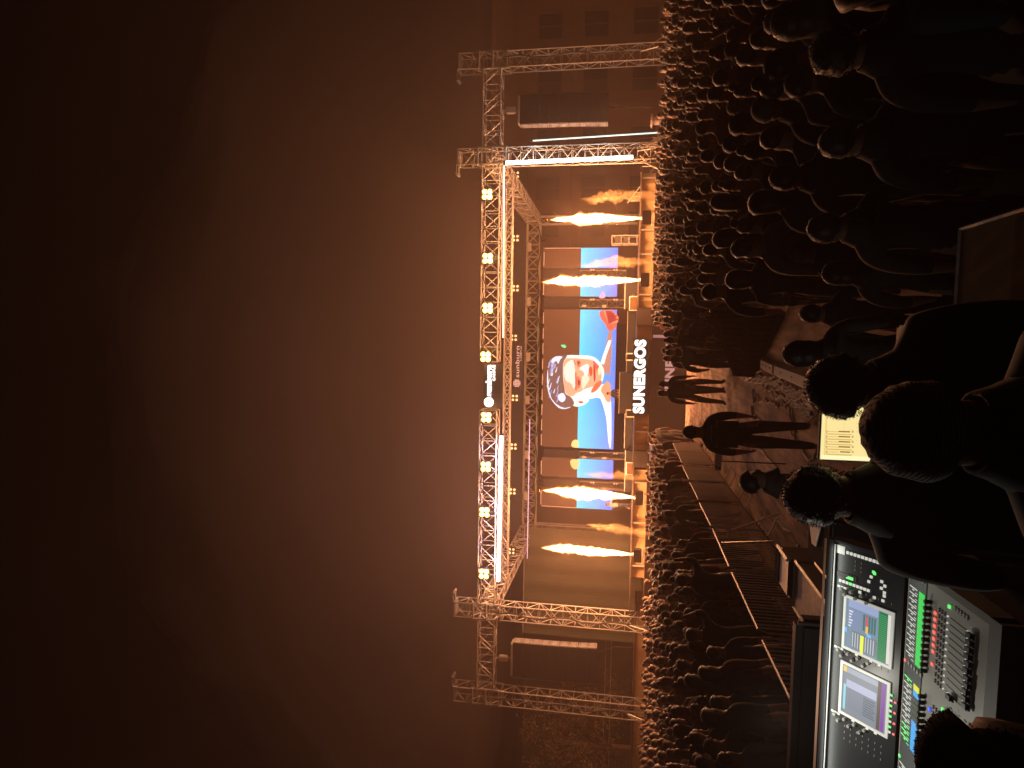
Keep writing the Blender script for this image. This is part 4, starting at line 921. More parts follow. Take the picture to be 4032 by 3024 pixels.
def figure(x, y, Y, foot_z, height_px_scale, lab, pose=None, sh='sh_k', hair=('short', 1), rz=0.0, sub=2, girth=1.0, fingers=True, z_head=None, hs=1.0, dark=False):
    """person whose head top is seen at pixel x,y at distance Y, standing on foot_z"""
    p = at(x, y, Y); H = p.z-foot_z; sc = H/1.775
    o = bpy.data.objects.new('person', skin_body(pose, sub, fingers, girth, cloth=(sh, 'jeans'))); C.objects.link(o)
    o.location = (p.x, Y, foot_z); o.scale = (sc*height_px_scale, sc*height_px_scale, sc); o.rotation_euler = (0, 0, rz); tag(o, lab, 'person')
    g = hair_mesh(hair[0], hair[1], 9.0 if Y < 6 else 1.5, 4); me = as_mesh(g, M['hair'] if hair[0] not in ('cap', 'beanie') else (M['knit'] if hair[0] == 'beanie' else M['sh_g']))
    h = bpy.data.objects.new('hair' if hair[0] not in ('cap', 'beanie') else 'cap', me); C.objects.link(h); h.parent = o
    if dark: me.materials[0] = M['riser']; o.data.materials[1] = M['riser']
    if Y < 6:
        c_ = MB(); c_.lathe([(.15, 1.445), (.125, 1.49), (.102, 1.535), (.092, 1.565), (.082, 1.56), (.09, 1.52)], 18, (0, -.005, 0))
        me = as_mesh(c_, M[sh], 'collar'); k_ = bpy.data.objects.new('collar', me); C.objects.link(k_); k_.parent = o
    if hs != 1.0:
        h.scale = (hs, hs, hs); h.location = HEAD*(1-hs)
    return o
# crew on the walkway
figure(2588, 1548, 19.8, 0.0, 1.0, 'person standing in the walkway nearest the stage, legs apart', sh='sh_k', rz=0.4, hair=('short', 12), pose={'al': (-.2, -.02, .09), 'tl': (-.22, .14, .04), 'kl': (-.16, .02, .5)})
figure(2592, 1512, 20.1, 0.0, 0.95, 'person standing at the right shoulder of the one nearest the stage', sh='sh_g', rz=-0.3, hair=('cap', 13))
bk = figure(2688, 1700, 10.5, 0.0, 1.05, 'person with a backpack walking down the cleared walkway', sh='sh_k', rz=0.1, hair=('short', 14), pose={'ar': (.13, .16, .09), 'tr': (.14, .32, .05), 'kr': (.11, .14, .5), 'al': (-.11, -.2, .12), 'tl': (-.12, -.04, .04), 'kl': (-.10, -.03, .5)})
g = MB(); g.bevbox((-.17, -.36, 1.0), (.17, -.10, 1.42), .07); q = g.build('backpack_body', M['sh_k']); q.name = 'backpack'; q.location = bk.location; q.scale = bk.scale; q.rotation_euler = bk.rotation_euler
tag(q, 'black backpack on the back of the person on the walkway', 'backpack')
# performer and camera crew on stage
figure(2388, 1549, 38.6, DZ, 1.0, 'person standing at the desk on stage in front of the giant face', sh='sh_k', hair=('short', 15), rz=3.0, sub=1, fingers=False)
figure(2383, 1985, 36.5, DZ, 1.1, 'person lit orange beside the left flame, bending to film the show', sh='sh_w', hair=('short', 16), rz=-0.9, sub=1, fingers=False, pose={'kl': (-.2, .1, .5), 'al': (-.28, -.1, .09), 'tl': (-.3, .05, .04), 'er': (.3, .2, 1.3), 'wr': (.15, .38, 1.45), 'pr': (.1, .42, 1.5)})
# operators close to the camera
figure(3420, 1690, 1.62, RZ, 1.0, 'person in a rounded cap directly in front, close to the camera', sh='sh_k', hair=('beanie', 21), rz=0.15, girth=1.25, pose={}, hs=1.0)
figure(3188, 1518, 2.55, RZ, 1.12, 'person with fuzzy hair standing right of the yellow screen', sh='sh_k', hair=('curly', 22), rz=-0.1, girth=1.15)
figure(3098, 1945, 2.55, RZ, 1.03, 'person with thick curly hair standing left of the yellow screen', sh='sh_k', hair=('curly', 23), rz=0.1, girth=1.2)
figure(2914, 1893, 5.3, RZ, 1.0, 'person with glasses turned sideways behind the curly haired operator', sh='sh_g', hair=('short', 24), rz=-1.3)
figure(3086, 1392, 4.3, RZ, 1.0, 'person further ahead beyond the fuzzy haired operator', sh='sh_g', hair=('long', 25), rz=0.2)
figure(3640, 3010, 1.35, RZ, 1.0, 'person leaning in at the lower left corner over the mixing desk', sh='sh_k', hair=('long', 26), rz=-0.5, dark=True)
# dark close crowd at the right edge
for k, (x, y, Y, hr, lab) in enumerate(((2955, 430, 5.6, 'cap', 'person with rim lit round head near the right edge'), (3040, 90, 4.6, 'long', 'person in the top right corner with lit shoulder'), (3180, 900, 4.4, 'short', 'person with shoulder lit warm right of the slotted ramp'),
        (3225, 560, 4.1, 'short', 'dark haired person close by, below the rim lit round head'), (3200, 210, 3.7, 'curly', 'person very close at the right edge in deep shadow'), (3030, 700, 5.2, 'short', 'person with orange lit cheek among the near right crowd'), (3150, 1235, 5.7, 'short', 'dark person between the slotted panel and the fuzzy haired operator'), (3240, 1075, 5.0, 'long', 'long haired person in shadow beside the riser edge'), (3110, 1010, 6.6, 'cap', 'capped person in shadow right of the slotted panel'), (2950, 1130, 8.5, 'long', 'person with pale folded sleeves beside the slotted ramp'))):
    figure(x, y, Y, 0.0, 1.0, lab, sh='sh_k', hair=(hr, 40+k), rz=R.uniform(-.3, .3), fingers=False)
# ------------------------------------------------------------------ barrier fence
def make_fence(L=2.4, H=1.1):
    t = thing('crowd_barrier', 'x', 'barrier', (0, 0, 0), 'barriers along the left of the walkway')
    g = MB(); g.path([(0, .05, .15), (0, .02, H-.1), (0, .12, H), (0, L-.12, H), (0, L-.02, H-.1), (0, L-.05, .15)], .014, 8); g.build('frame', M['alu'], t)
    g = MB(); g.tube((0, .05, .18), (0, L-.05, .18), .014, 6); g.build('lower_rail', M['riser'], t)
    g = MB(); k = .17
    while k < L-.1: g.tube((0, k, .18), (0, k, H-.01), .009, 5); k += .115
    g.build('bars', M['silver'], t)
    for yv in (.4, L-.4):
        g = MB(); g.path([(-.35, yv, .01), (-.2, yv, .06), (0, yv, .16), (.2, yv, .06), (.35, yv, .01)], .016, 6); g.build('foot', M['silver'], t)
    return t
pA = atz(2652, 1755, 1.1); pB = atz(2992, 2488, 1.1)
bf = make_fence(); dv = (pA-pB); nF = int(dv.length/2.45)+1; dr_ = dv.normalized(); ang = math.atan2(-dr_.x, dr_.y)
fl_w = ['nearest the mixing desk', 'second from the mixing desk', 'third from the mixing desk', 'fourth from the mixing desk', 'fifth from the mixing desk, by the pale card', 'sixth from the mixing desk', 'second from the stage', 'closest to the stage']
for i in range(nF+1):
    o = bf if i == 0 else copy_tree(bf); q = pB+dr_*(2.45*(i-1)); o.location = (q.x+R.uniform(-.03, .03), q.y, 0.0); o.rotation_euler = (0, 0, ang+R.uniform(-.02, .02))
    o['label'] = 'steel barrier panel left of the walkway, '+(fl_w[min(i, 7)] if i < 7 else 'closest to the stage')
# slanted stay poles by the fence
g = MB(); g.tube(atz(2876, 2092, 1.02), atz(3070, 2022, .05), .018); tag(g.build('slanted_pole', M['silver'], None, atz(2876, 2092, 1.02)), 'thin slanted pale pole propped between fence and walkway', 'pole')
g = MB(); g.tube(atz(2842, 2138, 1.1), atz(3045, 2132, .4), .016); tag(g.build('support_rod', M['silver'], None, atz(2842, 2138, 1.1)), 'thin pale rod from the fence to the silver case', 'rod')
# white card on the fence
A = at(2813, 1851, 12.3); B = at(2813, 1780, 12.3); z1 = A.z; z0 = at(2842, 1815, 12.3).z
cdn = thing('notice_card', 'white card with two black marks fixed by the fence', 'notice', ((A.x+B.x)/2, 12.3, z0))
g = MB(); g.box((A.x, 12.3, z0), (B.x, 12.31, z1)); g.build('board', M['white'], cdn, cdn.location)
g = MB(); g.box((A.x+.02, 12.29, z0+.02), (A.x+.06, 12.297, z0+.045)); g.build('mark', M['black'], cdn, cdn.location)
g = MB(); g.box((A.x+.05, 12.29, z1-.045), (A.x+.09, 12.297, z1-.02)); g.build('mark', M['black'], cdn, cdn.location)
g = MB(); g.tube(((A.x+B.x)/2, 12.33, .01), ((A.x+B.x)/2, 12.33, z1-.03), .012); g.build('stem', M['black'], cdn, cdn.location)
# ------------------------------------------------------------------ slotted black ramp side and pale floor trunking
bL = atz(2971, 1475, 0.02); bR = atz(3092, 1225, 0.02); tL = at(2887, 1469, bL.y); tR = at(2796, 1219, bR.y)
rp = thing('slotted_panel', 'black slotted wedge shaped panel standing right of the walkway', 'ramp panel', bL)
def bil(s, t): return (bL*(1-s)+bR*s)*(1-t)+(tL*(1-s)+tR*s)*t
nrm = (bR-bL).cross(tL-bL).normalized()*0.07
g = MB(); us = [0.0]; nS = 12
for k in range(nS): us += [(k+.30)/nS, (k+.72)/nS]
us.append(1.0); ts = [0, .10, .44, .58, .90, 1.0]
for i in range(len(us)-1):
    for j in range(5):
        if i % 2 == 1 and j in (1, 3): continue
        c = [bil(us[i], ts[j]), bil(us[i+1], ts[j]), bil(us[i+1], ts[j+1]), bil(us[i], ts[j+1])]
        g.hexa(c+[q+nrm for q in c])
g.build('panel', M['riser'], rp, bL)
g = MB(); g.tube(tL, tR, .022); g.build('top_rail', M['alu'], rp, bL)
g = MB(); g.tube(bil(.1, .9), bil(.1, 0)+Vector((.6, .3, 0)), .02); g.tube(bil(.9, .9), bil(.9, 0)+Vector((.9, .3, 0)), .02); g.build('strut', M['black'], rp, bL)
for k, (a, c) in enumerate((((2992, 1432), (3038, 1454)), ((3046, 1457), (3200, 1518)))):
    p = atz(*a, .1); q = atz(*c, .1); o = thing('cable_ramp', ('short' if k == 0 else 'long')+' pale strip of cable cover on the ground right of the cables', 'cable cover', (p.x, p.y, 0), 'pale cable covers')
    d = (q-p).normalized(); s_ = Vector((d.y, -d.x, 0))*.13
    g = MB(); g.hexa([Vector((v.x, v.y, z_)) for z_, w_ in ((.006, 1.0), (.09, .6)) for v in (p-s_*w_, q-s_*w_, q+s_*w_, p+s_*w_)]); g.build('cover', M['white'], o, o.location)
    g = MB(); 
    for t in (.2, .5, .8):
        c_ = p+(q-p)*t; g.lathe([(.02, 0.092), (.018, .098)], 8, (c_.x, c_.y, 0))
    g.build('bolt', M['black'], o, o.location)
# cables on the ground
def cable(pts, r, m, lab, wob=.05, n_=40, z=.02, grp='cables on the walkway'):
    W = [atz(x, y, z) for x, y in pts]; out = []; sd_ = R.uniform(0, 99)
    for i in range(n_+1):
        t = i/n_*(len(W)-1); k = min(int(t), len(W)-2); p = W[k]*(1-(t-k))+W[k+1]*(t-k)
        out.append(p+Vector((wob*noise.noise(Vector((t*4, sd_, 0)))*2.2, 0, R.uniform(0, .01))))
    g = MB(); g.path(out, r, 5); o = g.build('cable', m, None, (out[0].x, out[0].y, 0)); tag(o, lab, 'cable', grp)
for k in range(16):
    e = R.uniform(-1, 1); f_ = R.uniform(-1, 1)
    cable([(2790+20*f_, 1290+20*e), (2850+10*f_, 1410+15*e), (2925, 1478+10*e), (3010+8*e, 1500+20*f_), (3110+20*e, 1555+28*f_), (3210+25*e, 1625+30*f_)], .015, M['cable_w'],
          'one of the tangled pale cables bundled along the right of the walkway', .09, 60)
cable([(2960, 1555), (2990, 1575), (3050, 1592), (3110, 1600), (3125, 1690), (3180, 1695)], .018, M['cable_w'], 'single pale cable wandering down the middle of the walkway', .1)
cable([(2960, 1600), (2965, 1640), (2990, 1650), (3005, 1680)], .024, M['cable_w'], 'short frayed orange lit cable on the middle of the walkway', .05)
cable([(3110, 1690), (3150, 1755), (3190, 1822), (3210, 1790), (3220, 1770)], .020, M['cable_w'], 'pale cable looping near the yellow screen', .04)
cable([(2985, 1755), (3060, 1850)], .02, M['cable_w'], 'straight pinkish cable between the backpacker and the operators', .02)
cable([(3050, 2045), (3110, 2100)], .012, M['cable_w'], 'short pale cable near the silver case', .03)
# ------------------------------------------------------------------ yellow laptop screen on a case
YS = 2.75
A = at(3232, 1808, YS); B = at(3232, 1560, YS); z1 = at(3234, 1700, YS).z; z0 = at(3470, 1700, YS).z
ls = thing('monitor', 'bright yellow monitor with a channel chart between two operators', 'monitor', ((A.x+B.x)/2, YS, z0))
W_ = B.x-A.x; Hh = z1-z0
g = MB(); g.bevbox((A.x-.006, YS+.003, z0-.006), (B.x+.006, YS+.022, z1+.006), .004); g.build('bezel', M['black'], ls, ls.location)
g = MB(); g.box((A.x, YS-.002, z0), (B.x, YS+.001, z1)); g.build('display', mat('yellow_display', (.02, .02, .02), .5, emit=(1.0, .80, .34), es=1.0), ls, ls.location)
def sbar(nm, x0, x1, y0, y1, col, lay=1):
    a = at(x0, y0, YS); b = at(x1, y1, YS); g = MB(); yy_ = YS-.003-.0012*lay; g.box((min(a.x, b.x), yy_, min(a.z, b.z)), (max(a.x, b.x), yy_+.0008, max(a.z, b.z))); return g.build(nm, em(col), ls, ls.location)
sbar('title_bar', 3234, 3243, 1806, 1606, (1.0, .95, .62)); sbar('side_bar', 3234, 3460, 1806, 1800, (1.0, .98, .55), 2); sbar('corner_box', 3440, 3464, 1800, 1752, (1.0, .85, .62))
for k in range(5):
    y = 1779-k*20; g = MB()
    sbar('slider', 3300 if k else 3306, 3346, y+1.6, y-1.6, (.30, .16, .03), 2); sbar('slider_line', 3252, 3352, y+11, y+10.2, (.75, .5, .15)); sbar('slider_line', 3252, 3300, y+.5, y-.5, (.75, .5, .15))
    sbar('tick_label', 3252, 3256, y+5, y-5, (.5, .3, .08)); sbar('tick_label', 3352, 3360, y+4, y-4, (.65, .42, .14))
sbar('cursor_line', 3320, 3323, 1710, 1662, (.6, .4, .1)); sbar('panel_line', 3249, 3250, 1800, 1640, (.85, .65, .25))
for k in range(6): sbar('dot_label', 3370, 3374, 1735-k*17, 1732-k*17, (.8, .58, .25))
g = MB(); cx_ = (A.x+B.x)/2; g.box((cx_-.03, YS+.024, z0-.12), (cx_+.03, YS+.045, z0+.05)); g.bevbox((cx_-.12, YS-.07, z0-.135), (cx_+.12, YS+.1, z0-.121), .003); g.build('stand', M['black'], ls, ls.location)
zc_ = z0-.137
tb = thing('equipment_case', 'black case carrying the yellow monitor', 'case', (cx_, YS, RZ)); g = MB(); g.bevbox((cx_-.4, YS-.15, RZ+.01), (cx_+.4, YS+.3, zc_), .01); g.build('body', M['black'], tb, tb.location)
for sx in (-1, 1): g = MB(); g.box((cx_+sx*.4-.012, YS-.162, RZ+.02), (cx_+sx*.4+.012, YS-.15, zc_-.01)); g.build('corner_edge', M['wall_dark'], tb, tb.location)
# ------------------------------------------------------------------ flight cases in a row at the left
def fcase(x0, x1, y0, y1, zt, lab, topm, tilt=None, h0=RZ):
    o = thing('flight_case', lab, 'case', ((x0+x1)/2, (y0+y1)/2, h0)); zt = zt-.03
    g = MB(); g.bevbox((x0, y0, h0+.1), (x1, y1, zt-.02), .008); g.build('body', M['black'], o, o.location)
    g = MB(); g.box((x0+.02, y0+.02, zt-.018), (x1-.02, y1-.02, zt)); g.build('lid_top', topm, o, o.location)
    g = MB()
    for a, c in (((x0, y0), (x1, y0)), ((x1, y0), (x1, y1)), ((x1, y1), (x0, y1)), ((x0, y1), (x0, y0))):
        g.tube((a[0], a[1], zt), (c[0], c[1], zt), .014, 4); g.tube((a[0], a[1], zt-.16), (c[0], c[1], zt-.16), .012, 4); g.tube((a[0], a[1], h0+.1), (a[0], a[1], zt), .012, 4)
    g.build('edge_trim', M['silver'], o, o.location)
    for sx in (x0+.06, x1-.06):
        for sy in (y0+.06, y1-.06): q = MB(); q.lathe([(.04, .0), (.05, .03), (.05, .06), (.04, .098)], 8, (sx, sy, h0)); q.build('castor', M['black'], o, o.location)
    return o
a = atz(3108, 2195, 1.25); b_ = atz(3270, 2430, 1.25)
fcase(a.x-.42, a.x, b_.y-.2, a.y-.1, 1.25, 'silver edged flight case with a scuffed pinkish lid, nearest the walkway', M['casetop'])
a2 = atz(3085, 2290, 1.25)
fcase(a2.x-.75, a2.x-.44+.12, b_.y-.15, a2.y-.3, 1.22, 'scuffed flight case just left of the silver edged one', M['casetop'])
o = thing('small_device', 'small silver edged device at the far end of the flight case', 'device', (a.x-.2, a.y+.05, 0.45))
g = MB(); g.bevbox((a.x-.36, a.y-.08, .46), (a.x, a.y+.35, 1.27), .02); g.build('body', M['wall_dark'], o, o.location)
g = MB(); g.tube((a.x+.0, a.y-.08, 1.285), (a.x+.0, a.y+.35, 1.285), .018, 4); g.tube((a.x-.36, a.y+.35, 1.285), (a.x, a.y+.35, 1.285), .014, 4); g.build('edge_trim', M['silver'], o, o.location)
# tall black case behind the desk
a = at(3120, 2445, 4.1); b_ = at(3120, 3200, 4.1)
o = thing('tall_case', 'tall black case standing behind the mixing desk', 'case', ((a.x+b_.x)/2, 4.1, RZ))
g = MB(); g.bevbox((b_.x, 4.1, RZ+.01), (a.x, 4.25, a.z-.03), .04); g.build('body', M['black'], o, o.location)
g = MB(); g.tube((a.x-.01, 4.1, RZ+.1), (a.x-.01, 4.1, a.z-.03), .012, 5); g.build('corner_edge', M['wall_dark'], o, o.location)
zq = 1.62; tri = [atz(3190, 2056, zq), atz(3236, 2066, zq), atz(3214, 2152, zq), atz(3200, 2140, zq)]
o = thing('paper_sheet', 'orange lit pale sheet on the black box beside the curly haired operator', 'sheet', tri[0]); g = MB(); g.poly_plate(tri, (0, 0, 1), .006); g.build('sheet', M['white'], o, tri[0])
o = thing('black_box', 'black box under the pale sheet beside the mixing desk', 'box', (tri[0].x, tri[0].y, RZ)); g = MB(); g.bevbox((tri[2].x-.1, tri[1].y-.15, RZ+.01), (tri[0].x+.12, tri[0].y+.05, zq-.004), .01); g.build('body', M['riser'], o, o.location)
g = MB(); g.tube((tri[2].x-.1, tri[1].y-.152, zq-.02), (tri[0].x+.12, tri[1].y-.152, zq-.02), .006, 5); g.build('edge_trim', M['black'], o, o.location)
# wooden crate at the right front
cz = 1.25
c4 = [atz(3782, 901, cz), atz(3762, 1237, cz), atz(4120, 1178, cz), atz(4120, 803, cz)]
o = thing('wooden_crate', 'brown wooden crate with pale metal edges at the bottom right', 'crate', (c4[0].x, c4[0].y, RZ))
x0_, x1_ = min(c4[1].x, c4[2].x), max(c4[0].x, c4[3].x); y1_, y0_ = c4[0].y, c4[2].y
g = MB(); g.bevbox((x0_, y0_, RZ+.01), (x1_, y1_, cz), .006); g.build('body', M['wood'], o, o.location)
g = MB()
for p, q in (((x0_, y1_), (x1_, y1_)), ((x1_, y1_), (x1_, y0_)), ((x0_, y0_), (x0_, y1_))): g.tube((p[0], p[1], cz), (q[0], q[1], cz), .010, 4)
g.build('edge_trim', M['casetop'], o, o.location)
# ------------------------------------------------------------------ mixing desk
D0 = atz(3578, 2226, 1.56)
DK = thing('mixing_desk', 'large digital mixing desk with two lit touch screens and rows of faders', 'mixing desk', D0, rz=0.0)
gm_ = mat('desk_grey', (.50, .48, .43), .5, nscale=40, namt=.08); gb = mat('desk_black', (.045, .045, .05), .35)
WD = 1.55
up0 = Vector((0, .03, .0)); upd = Vector((0, .262, .205)); ud = upd.normalized(); un = Vector((0, -ud.z, ud.y)); UL = upd.length
def U(u, v, h=0.0): return Vector((-u, 0, 0))+up0+ud*v+un*h      # u metres leftwards, v up the screen panel
def ubox(g, u0, u1, v0, v1, h0, h1): g.hexa([U(u1, v0, h0), U(u0, v0, h0), U(u0, v0, h1), U(u1, v0, h1), U(u1, v1, h0), U(u0, v1, h0), U(u0, v1, h1), U(u1, v1, h1)])
g = MB(); ubox(g, .0, WD, 0, UL, -.04, 0.0); g.build('upper_panel', gb, DK)
g = MB(); ubox(g, -.012, -.001, -.01, UL+.02, -.06, .012); ubox(g, -.01, WD, UL+.001, UL+.03, -.05, .02); g.build('upper_casing', gb, DK)
g = MB(); g.tube(U(-.01, UL+.035, .03), U(WD, UL+.035, .03), .006, 5); g.build('copper_rail', mat('copper_rail', (.9, .5, .35), .35, .5), DK)
TL_ = .60
def Lo(u, v, h=0.0): return Vector((-u, -v, h-.004-.06*v))        # v metres towards the operator
def lbox(g, u0, u1, v0, v1, h0, h1): g.hexa([Lo(u1, v1, h0), Lo(u0, v1, h0), Lo(u0, v0, h0), Lo(u1, v0, h0), Lo(u1, v1, h1), Lo(u0, v1, h1), Lo(u0, v0, h1), Lo(u1, v0, h1)])
g = MB(); lbox(g, .0, WD, .0, TL_, -.07, 0.0); g.build('fader_panel', gm_, DK)
g = MB(); lbox(g, -.03, -.001, -.02, TL_+.05, -.09, .012); lbox(g, -.03, WD, TL_+.001, TL_+.07, -.09, .015); g.build('arm_rest', mat('desk_rest', (.22, .215, .2), .6), DK)
g = MB(); lbox(g, .012, WD, .012, .155, .0005, .003); g.build('label_field', gb, DK)
# touch screens
def screen(u0, u1, kind):
    fr = MB(); a, c = .045, .262
    for q in ((u0-.012, u1+.012, c, c+.012), (u0-.012, u1+.012, a-.012, a), (u0-.012, u0, a, c), (u1, u1+.012, a, c)): ubox(fr, q[0], q[1], q[2], q[3], .001, .008)
    S_ = fr.build('touch_screen', M['frame_w'], DK)
    def r(nm, f0, f1, g0, g1, col, h=.004, s=1.0):
        q = MB(); ubox(q, u1+(u0-u1)*f1, u1+(u0-u1)*f0, c+(a-c)*g1, c+(a-c)*g0, h-.0008, h); q.build(nm, em(col, s), S_)
    if kind == 0:
        r('background', 0, 1, 0, 1, (.20, .28, .36)); r('header', .84, 1, .06, .72, (.32, .38, .60), .0055); r('meter_field', .02, .98, .74, .93, (.02, .16, .06), .0055)
        r('meter_foot', .02, .98, .93, 1, (.75, .70, .66), .0055); r('grid', .04, .38, .16, .72, (.16, .20, .22), .0055)
        for k in range(9): r('grid_line', .06, .36, .18+.058*k, .20+.058*k, (.55, .56, .62), .007)
        r('yellow_bar', .0, .36, .37, .44, (.90, .95, .05), .0085); r('blue_key', .30, .40, .0, .05, (.20, .50, .95), .007); r('blue_key', .38, .44, .50, .60, (.20, .50, .95), .0085)
        r('dynamics_field', .44, .82, .06, .36, (.22, .27, .42), .0055)
        for k in range(5): r('value_block', .47, .80, .40+.06*k, .44+.06*k, (.06, .16, .15), .0055)
        r('red_block', .58, .78, .47, .51, (.75, .08, .12), .007); r('amber_block', .44, .58, .47, .52, (.85, .55, .10), .007)
        for k in range(6): r('text_line', .45+.06*k, .48+.06*k, .08, .13+.02*(k % 3), (.70, .76, .9), .007)
        for k in range(24): r('meter_bar', .04+.038*k, .055+.038*k, .75, .92, (.06, .34, .12), .007)
    else:
        r('background', 0, 1, 0, 1, (.24, .26, .30)); r('header', .86, .97, .1, .8, (.40, .42, .50), .0055); r('selected_row', .56, .72, .1, .78, (.48, .50, .66), .0055); r('list_field', .14, .54, .1, .78, (.22, .24, .30), .0055)
        for k in range(8): r('list_line', .15+.048*k, .17+.048*k, .50, .76-.02*(k % 3), (.12, .14, .16), .007)
        r('purple_strip', .02, .98, .88, .96, (.24, .07, .36), .0055); r('brown_strip', .02, .98, .80, .87, (.12, .08, .06), .0055)
        r('side_column', .08, .60, .04, .09, (.30, .72, .82), .0055); r('amber_key', .86, .98, .02, .10, (.9, .62, .15), .007)
M['frame_w'] = mat('screen_rim', (.75, .75, .70), .4, emit=(.8, .8, .72), es=.35)
screen(.245, .475, 0); screen(.56, .79, 1)
# logo plate, key column, knobs
g = MB(); ubox(g, .012, .05, .285, .325, .001, .004); g.build('name_plate', M['frame_w'], DK)
kl = mat('lit_key', (.6, .6, .55), .5, emit=(.9, .9, .8), es=.55); kg = mat('lit_key_green', (.3, .6, .3), .5, emit=(.15, 1.0, .2), es=.9); kr = mat('lit_key_red', (.6, .3, .3), .5, emit=(1.0, .15, .12), es=.9); kb = mat('lit_key_blue', (.3, .3, .6), .5, emit=(.05, .12, 1.0), es=1.0)
for k in range(12):
    g = MB(); v = .27-k*.0185; ubox(g, .028, .041, v-.006, v+.006, .001, .006); g.build('key', kl, DK)
for k in range(9):
    g = MB(); v = .30-k*.0175; ubox(g, .170, .182, v-.006, v+.006, .001, .006); g.build('key', kg if k == 3 else kl, DK)
g = MB(); ubox(g, .135, .158, .22, .32, .001, .003); g.build('meter_plate', M['wall_dark'], DK)
g = MB(); ubox(g, .150, .156, .235, .27, .0035, .006); ubox(g, .143, .148, .235, .262, .0035, .006); g.build('green_meter', kg, DK)
def knob(u, v, up=True, r_=.009, m_=None):
    c = U(u, v, 0) if up else Lo(u, v, 0); nn_ = un if up else Vector((0, 0, 1)); g = MB(); g.tube(c+nn_*.001, c+nn_*.016, r_, 10, r_*.8); g.build('knob', M['knob'], DK)
M['knob'] = mat('knob', (.45, .45, .43), .35)
for (u0, sg) in ((.212, 1), (.505, 1), (.82, 1)):
    for k in range(4): knob(u0, .29-.05*k, True)
    for k in range(3):
        knob(u0+.022, .272-.055*k, True)
    for k in range(3):
        g = MB(); ubox(g, u0-.012, u0-.003, .30-k*.016, .312-k*.016, .001, .005); g.build('key', kl, DK)
    for v in (.20, .13, .09):
        g = MB(); ubox(g, u0-.02, u0-.008, v-.006, v+.006, .001, .005); g.build('key', kl, DK)
for (u, v, m_) in ((.11, .15, kl), (.135, .16, kl), (.115, .10, kl), (.13, .085, kl), (.145, .10, kl), (.16, .085, kl), (.175, .085, kl), (.09, .135, kg), (.085, .14, kg)):
    g = MB(); ubox(g, u-.006, u+.006, v-.006, v+.006, .001, .005); g.build('key', m_, DK)
for k in range(8):
    g = MB(); u = .60+k*.024; ubox(g, u-.004, u+.004, .022, .032, .001, .006); g.build('key', kg if k % 2 == 0 else kl, DK)
    if k % 2: g = MB(); ubox(g, u-.004, u+.004, .004, .013, .001, .006); g.build('key', kr, DK)
lg = mat('panel_legend', (.55, .55, .5), .5)
for (ua, va, nu, nv, du, dv_) in ((.06, .20, 3, 2, .02, .03), (.195, .05, 1, 8, .02, .03), (.50, .05, 1, 8, .02, .03), (.85, .06, 3, 7, .03, .03), (.25, .275, 7, 1, .03, .02), (.57, .275, 7, 1, .03, .02), (.60, .038, 8, 1, .024, .02)):
    g = MB()
    for i in range(nu):
        for j in range(nv): u_ = ua+i*du; v_ = va+j*dv_; ubox(g, u_, u_+.010, v_, v_+.0022, .0008, .0016)
    g.build('legend', lg, DK)
# channel label strips, encoders, faders
CH = [(.085+.0258*k, 'g') for k in range(12)]
CH += [(.475+.0258*k, 'y' if k == 0 else ('b' if k in (1, 6, 7, 8, 9, 10) else 'o')) for k in range(11)]+[(.86+.0258*k, 'g') for k in range(6)]
lc = {'g': em((.04, .62, .08)), 'y': em((.75, .75, .05)), 'b': em((.06, .38, .85)), 'o': mat('label_off', (.10, .12, .09), .5)}
for (u, c) in CH:
    g = MB(); lbox(g, u-.0118, u+.0118, .105, .148, .0035, .006); g.build('channel_label', lc[c], DK)
    g = MB(); lbox(g, u-.0100, u-.0060, .022, .085, .0035, .005); lbox(g, u-.001, u+.003, .045, .06, .0035, .005); lbox(g, u+.007, u+.009, .07, .09, .0035, .005); g.build('level_marks', kg if (c == 'b' and u > .68) or c == 'y' else kl, DK)
    g = MB(); p_ = Lo(u, .185, .001); g.tube(p_, p_+Vector((0, 0, .022)), .009, 8, .0085); g.build('encoder', M['black'], DK)
reds = (1, 2, 3, 4, 5, 6, 7, 9)
for k in reds:
    u = CH[k][0]; g = MB(); lbox(g, u-.006, u+.006, .226, .240, .001, .006); g.build('mute_key', kr, DK)
g = MB()
for (u, c) in CH:
    for v in (.255, .275, .295): lbox(g, u-.006, u-.001, v, v+.008, .001, .004); lbox(g, u+.003, u+.008, v, v+.008, .001, .004)
g.build('small_keys', M['wall_dark'], DK)
for k, (u, c) in enumerate(CH):
    g = MB(); lbox(g, u-.001, u+.001, .335, .48, .0005, .0015); g.build('fader_slot', M['black'], DK)
    if k < 23:
        vf = .475 if k < 11 else (.375 if k in (11, 12, 15, 16) else .46); vf += R.uniform(-.004, .004)
        g = MB(); lbox(g, u-.009, u+.009, vf, vf+.028, .006, .020); lbox(g, u-.010, u+.010, vf+.028, vf+.034, .006, .013); f_ = g.build('fader_cap', M['black'], DK)
        g = MB(); lbox(g, u-.009, u+.009, vf-.006, vf-.001, .006, .014); g.build('cap_edge', kl, f_)
    g = MB(); p_ = Lo(u, .322, .001); g.tube(p_, p_+Vector((0, 0, .004)), .0035, 8); g.build('select_lamp', kl, DK)
for (u, v, m_) in ((.045, .33, kg), (.405, .02, kr), (.447, .33, kg), (.83, .02, kg), (.80, .33, kg), (.50, .235, kb)):
    g = MB(); lbox(g, u-.006, u+.006, v-.006, v+.006, .001, .007); g.build('round_key', m_, DK)
g = MB()
for k in range(5):
    lbox(g, .018+.0*k, .03, .02+.025*k, .036+.025*k, .0035, .006); lbox(g, .395, .41, .045+.025*k, .06+.025*k, .0035, .006); lbox(g, .03, .045, .36+.02*k, .372+.02*k, .001, .004)
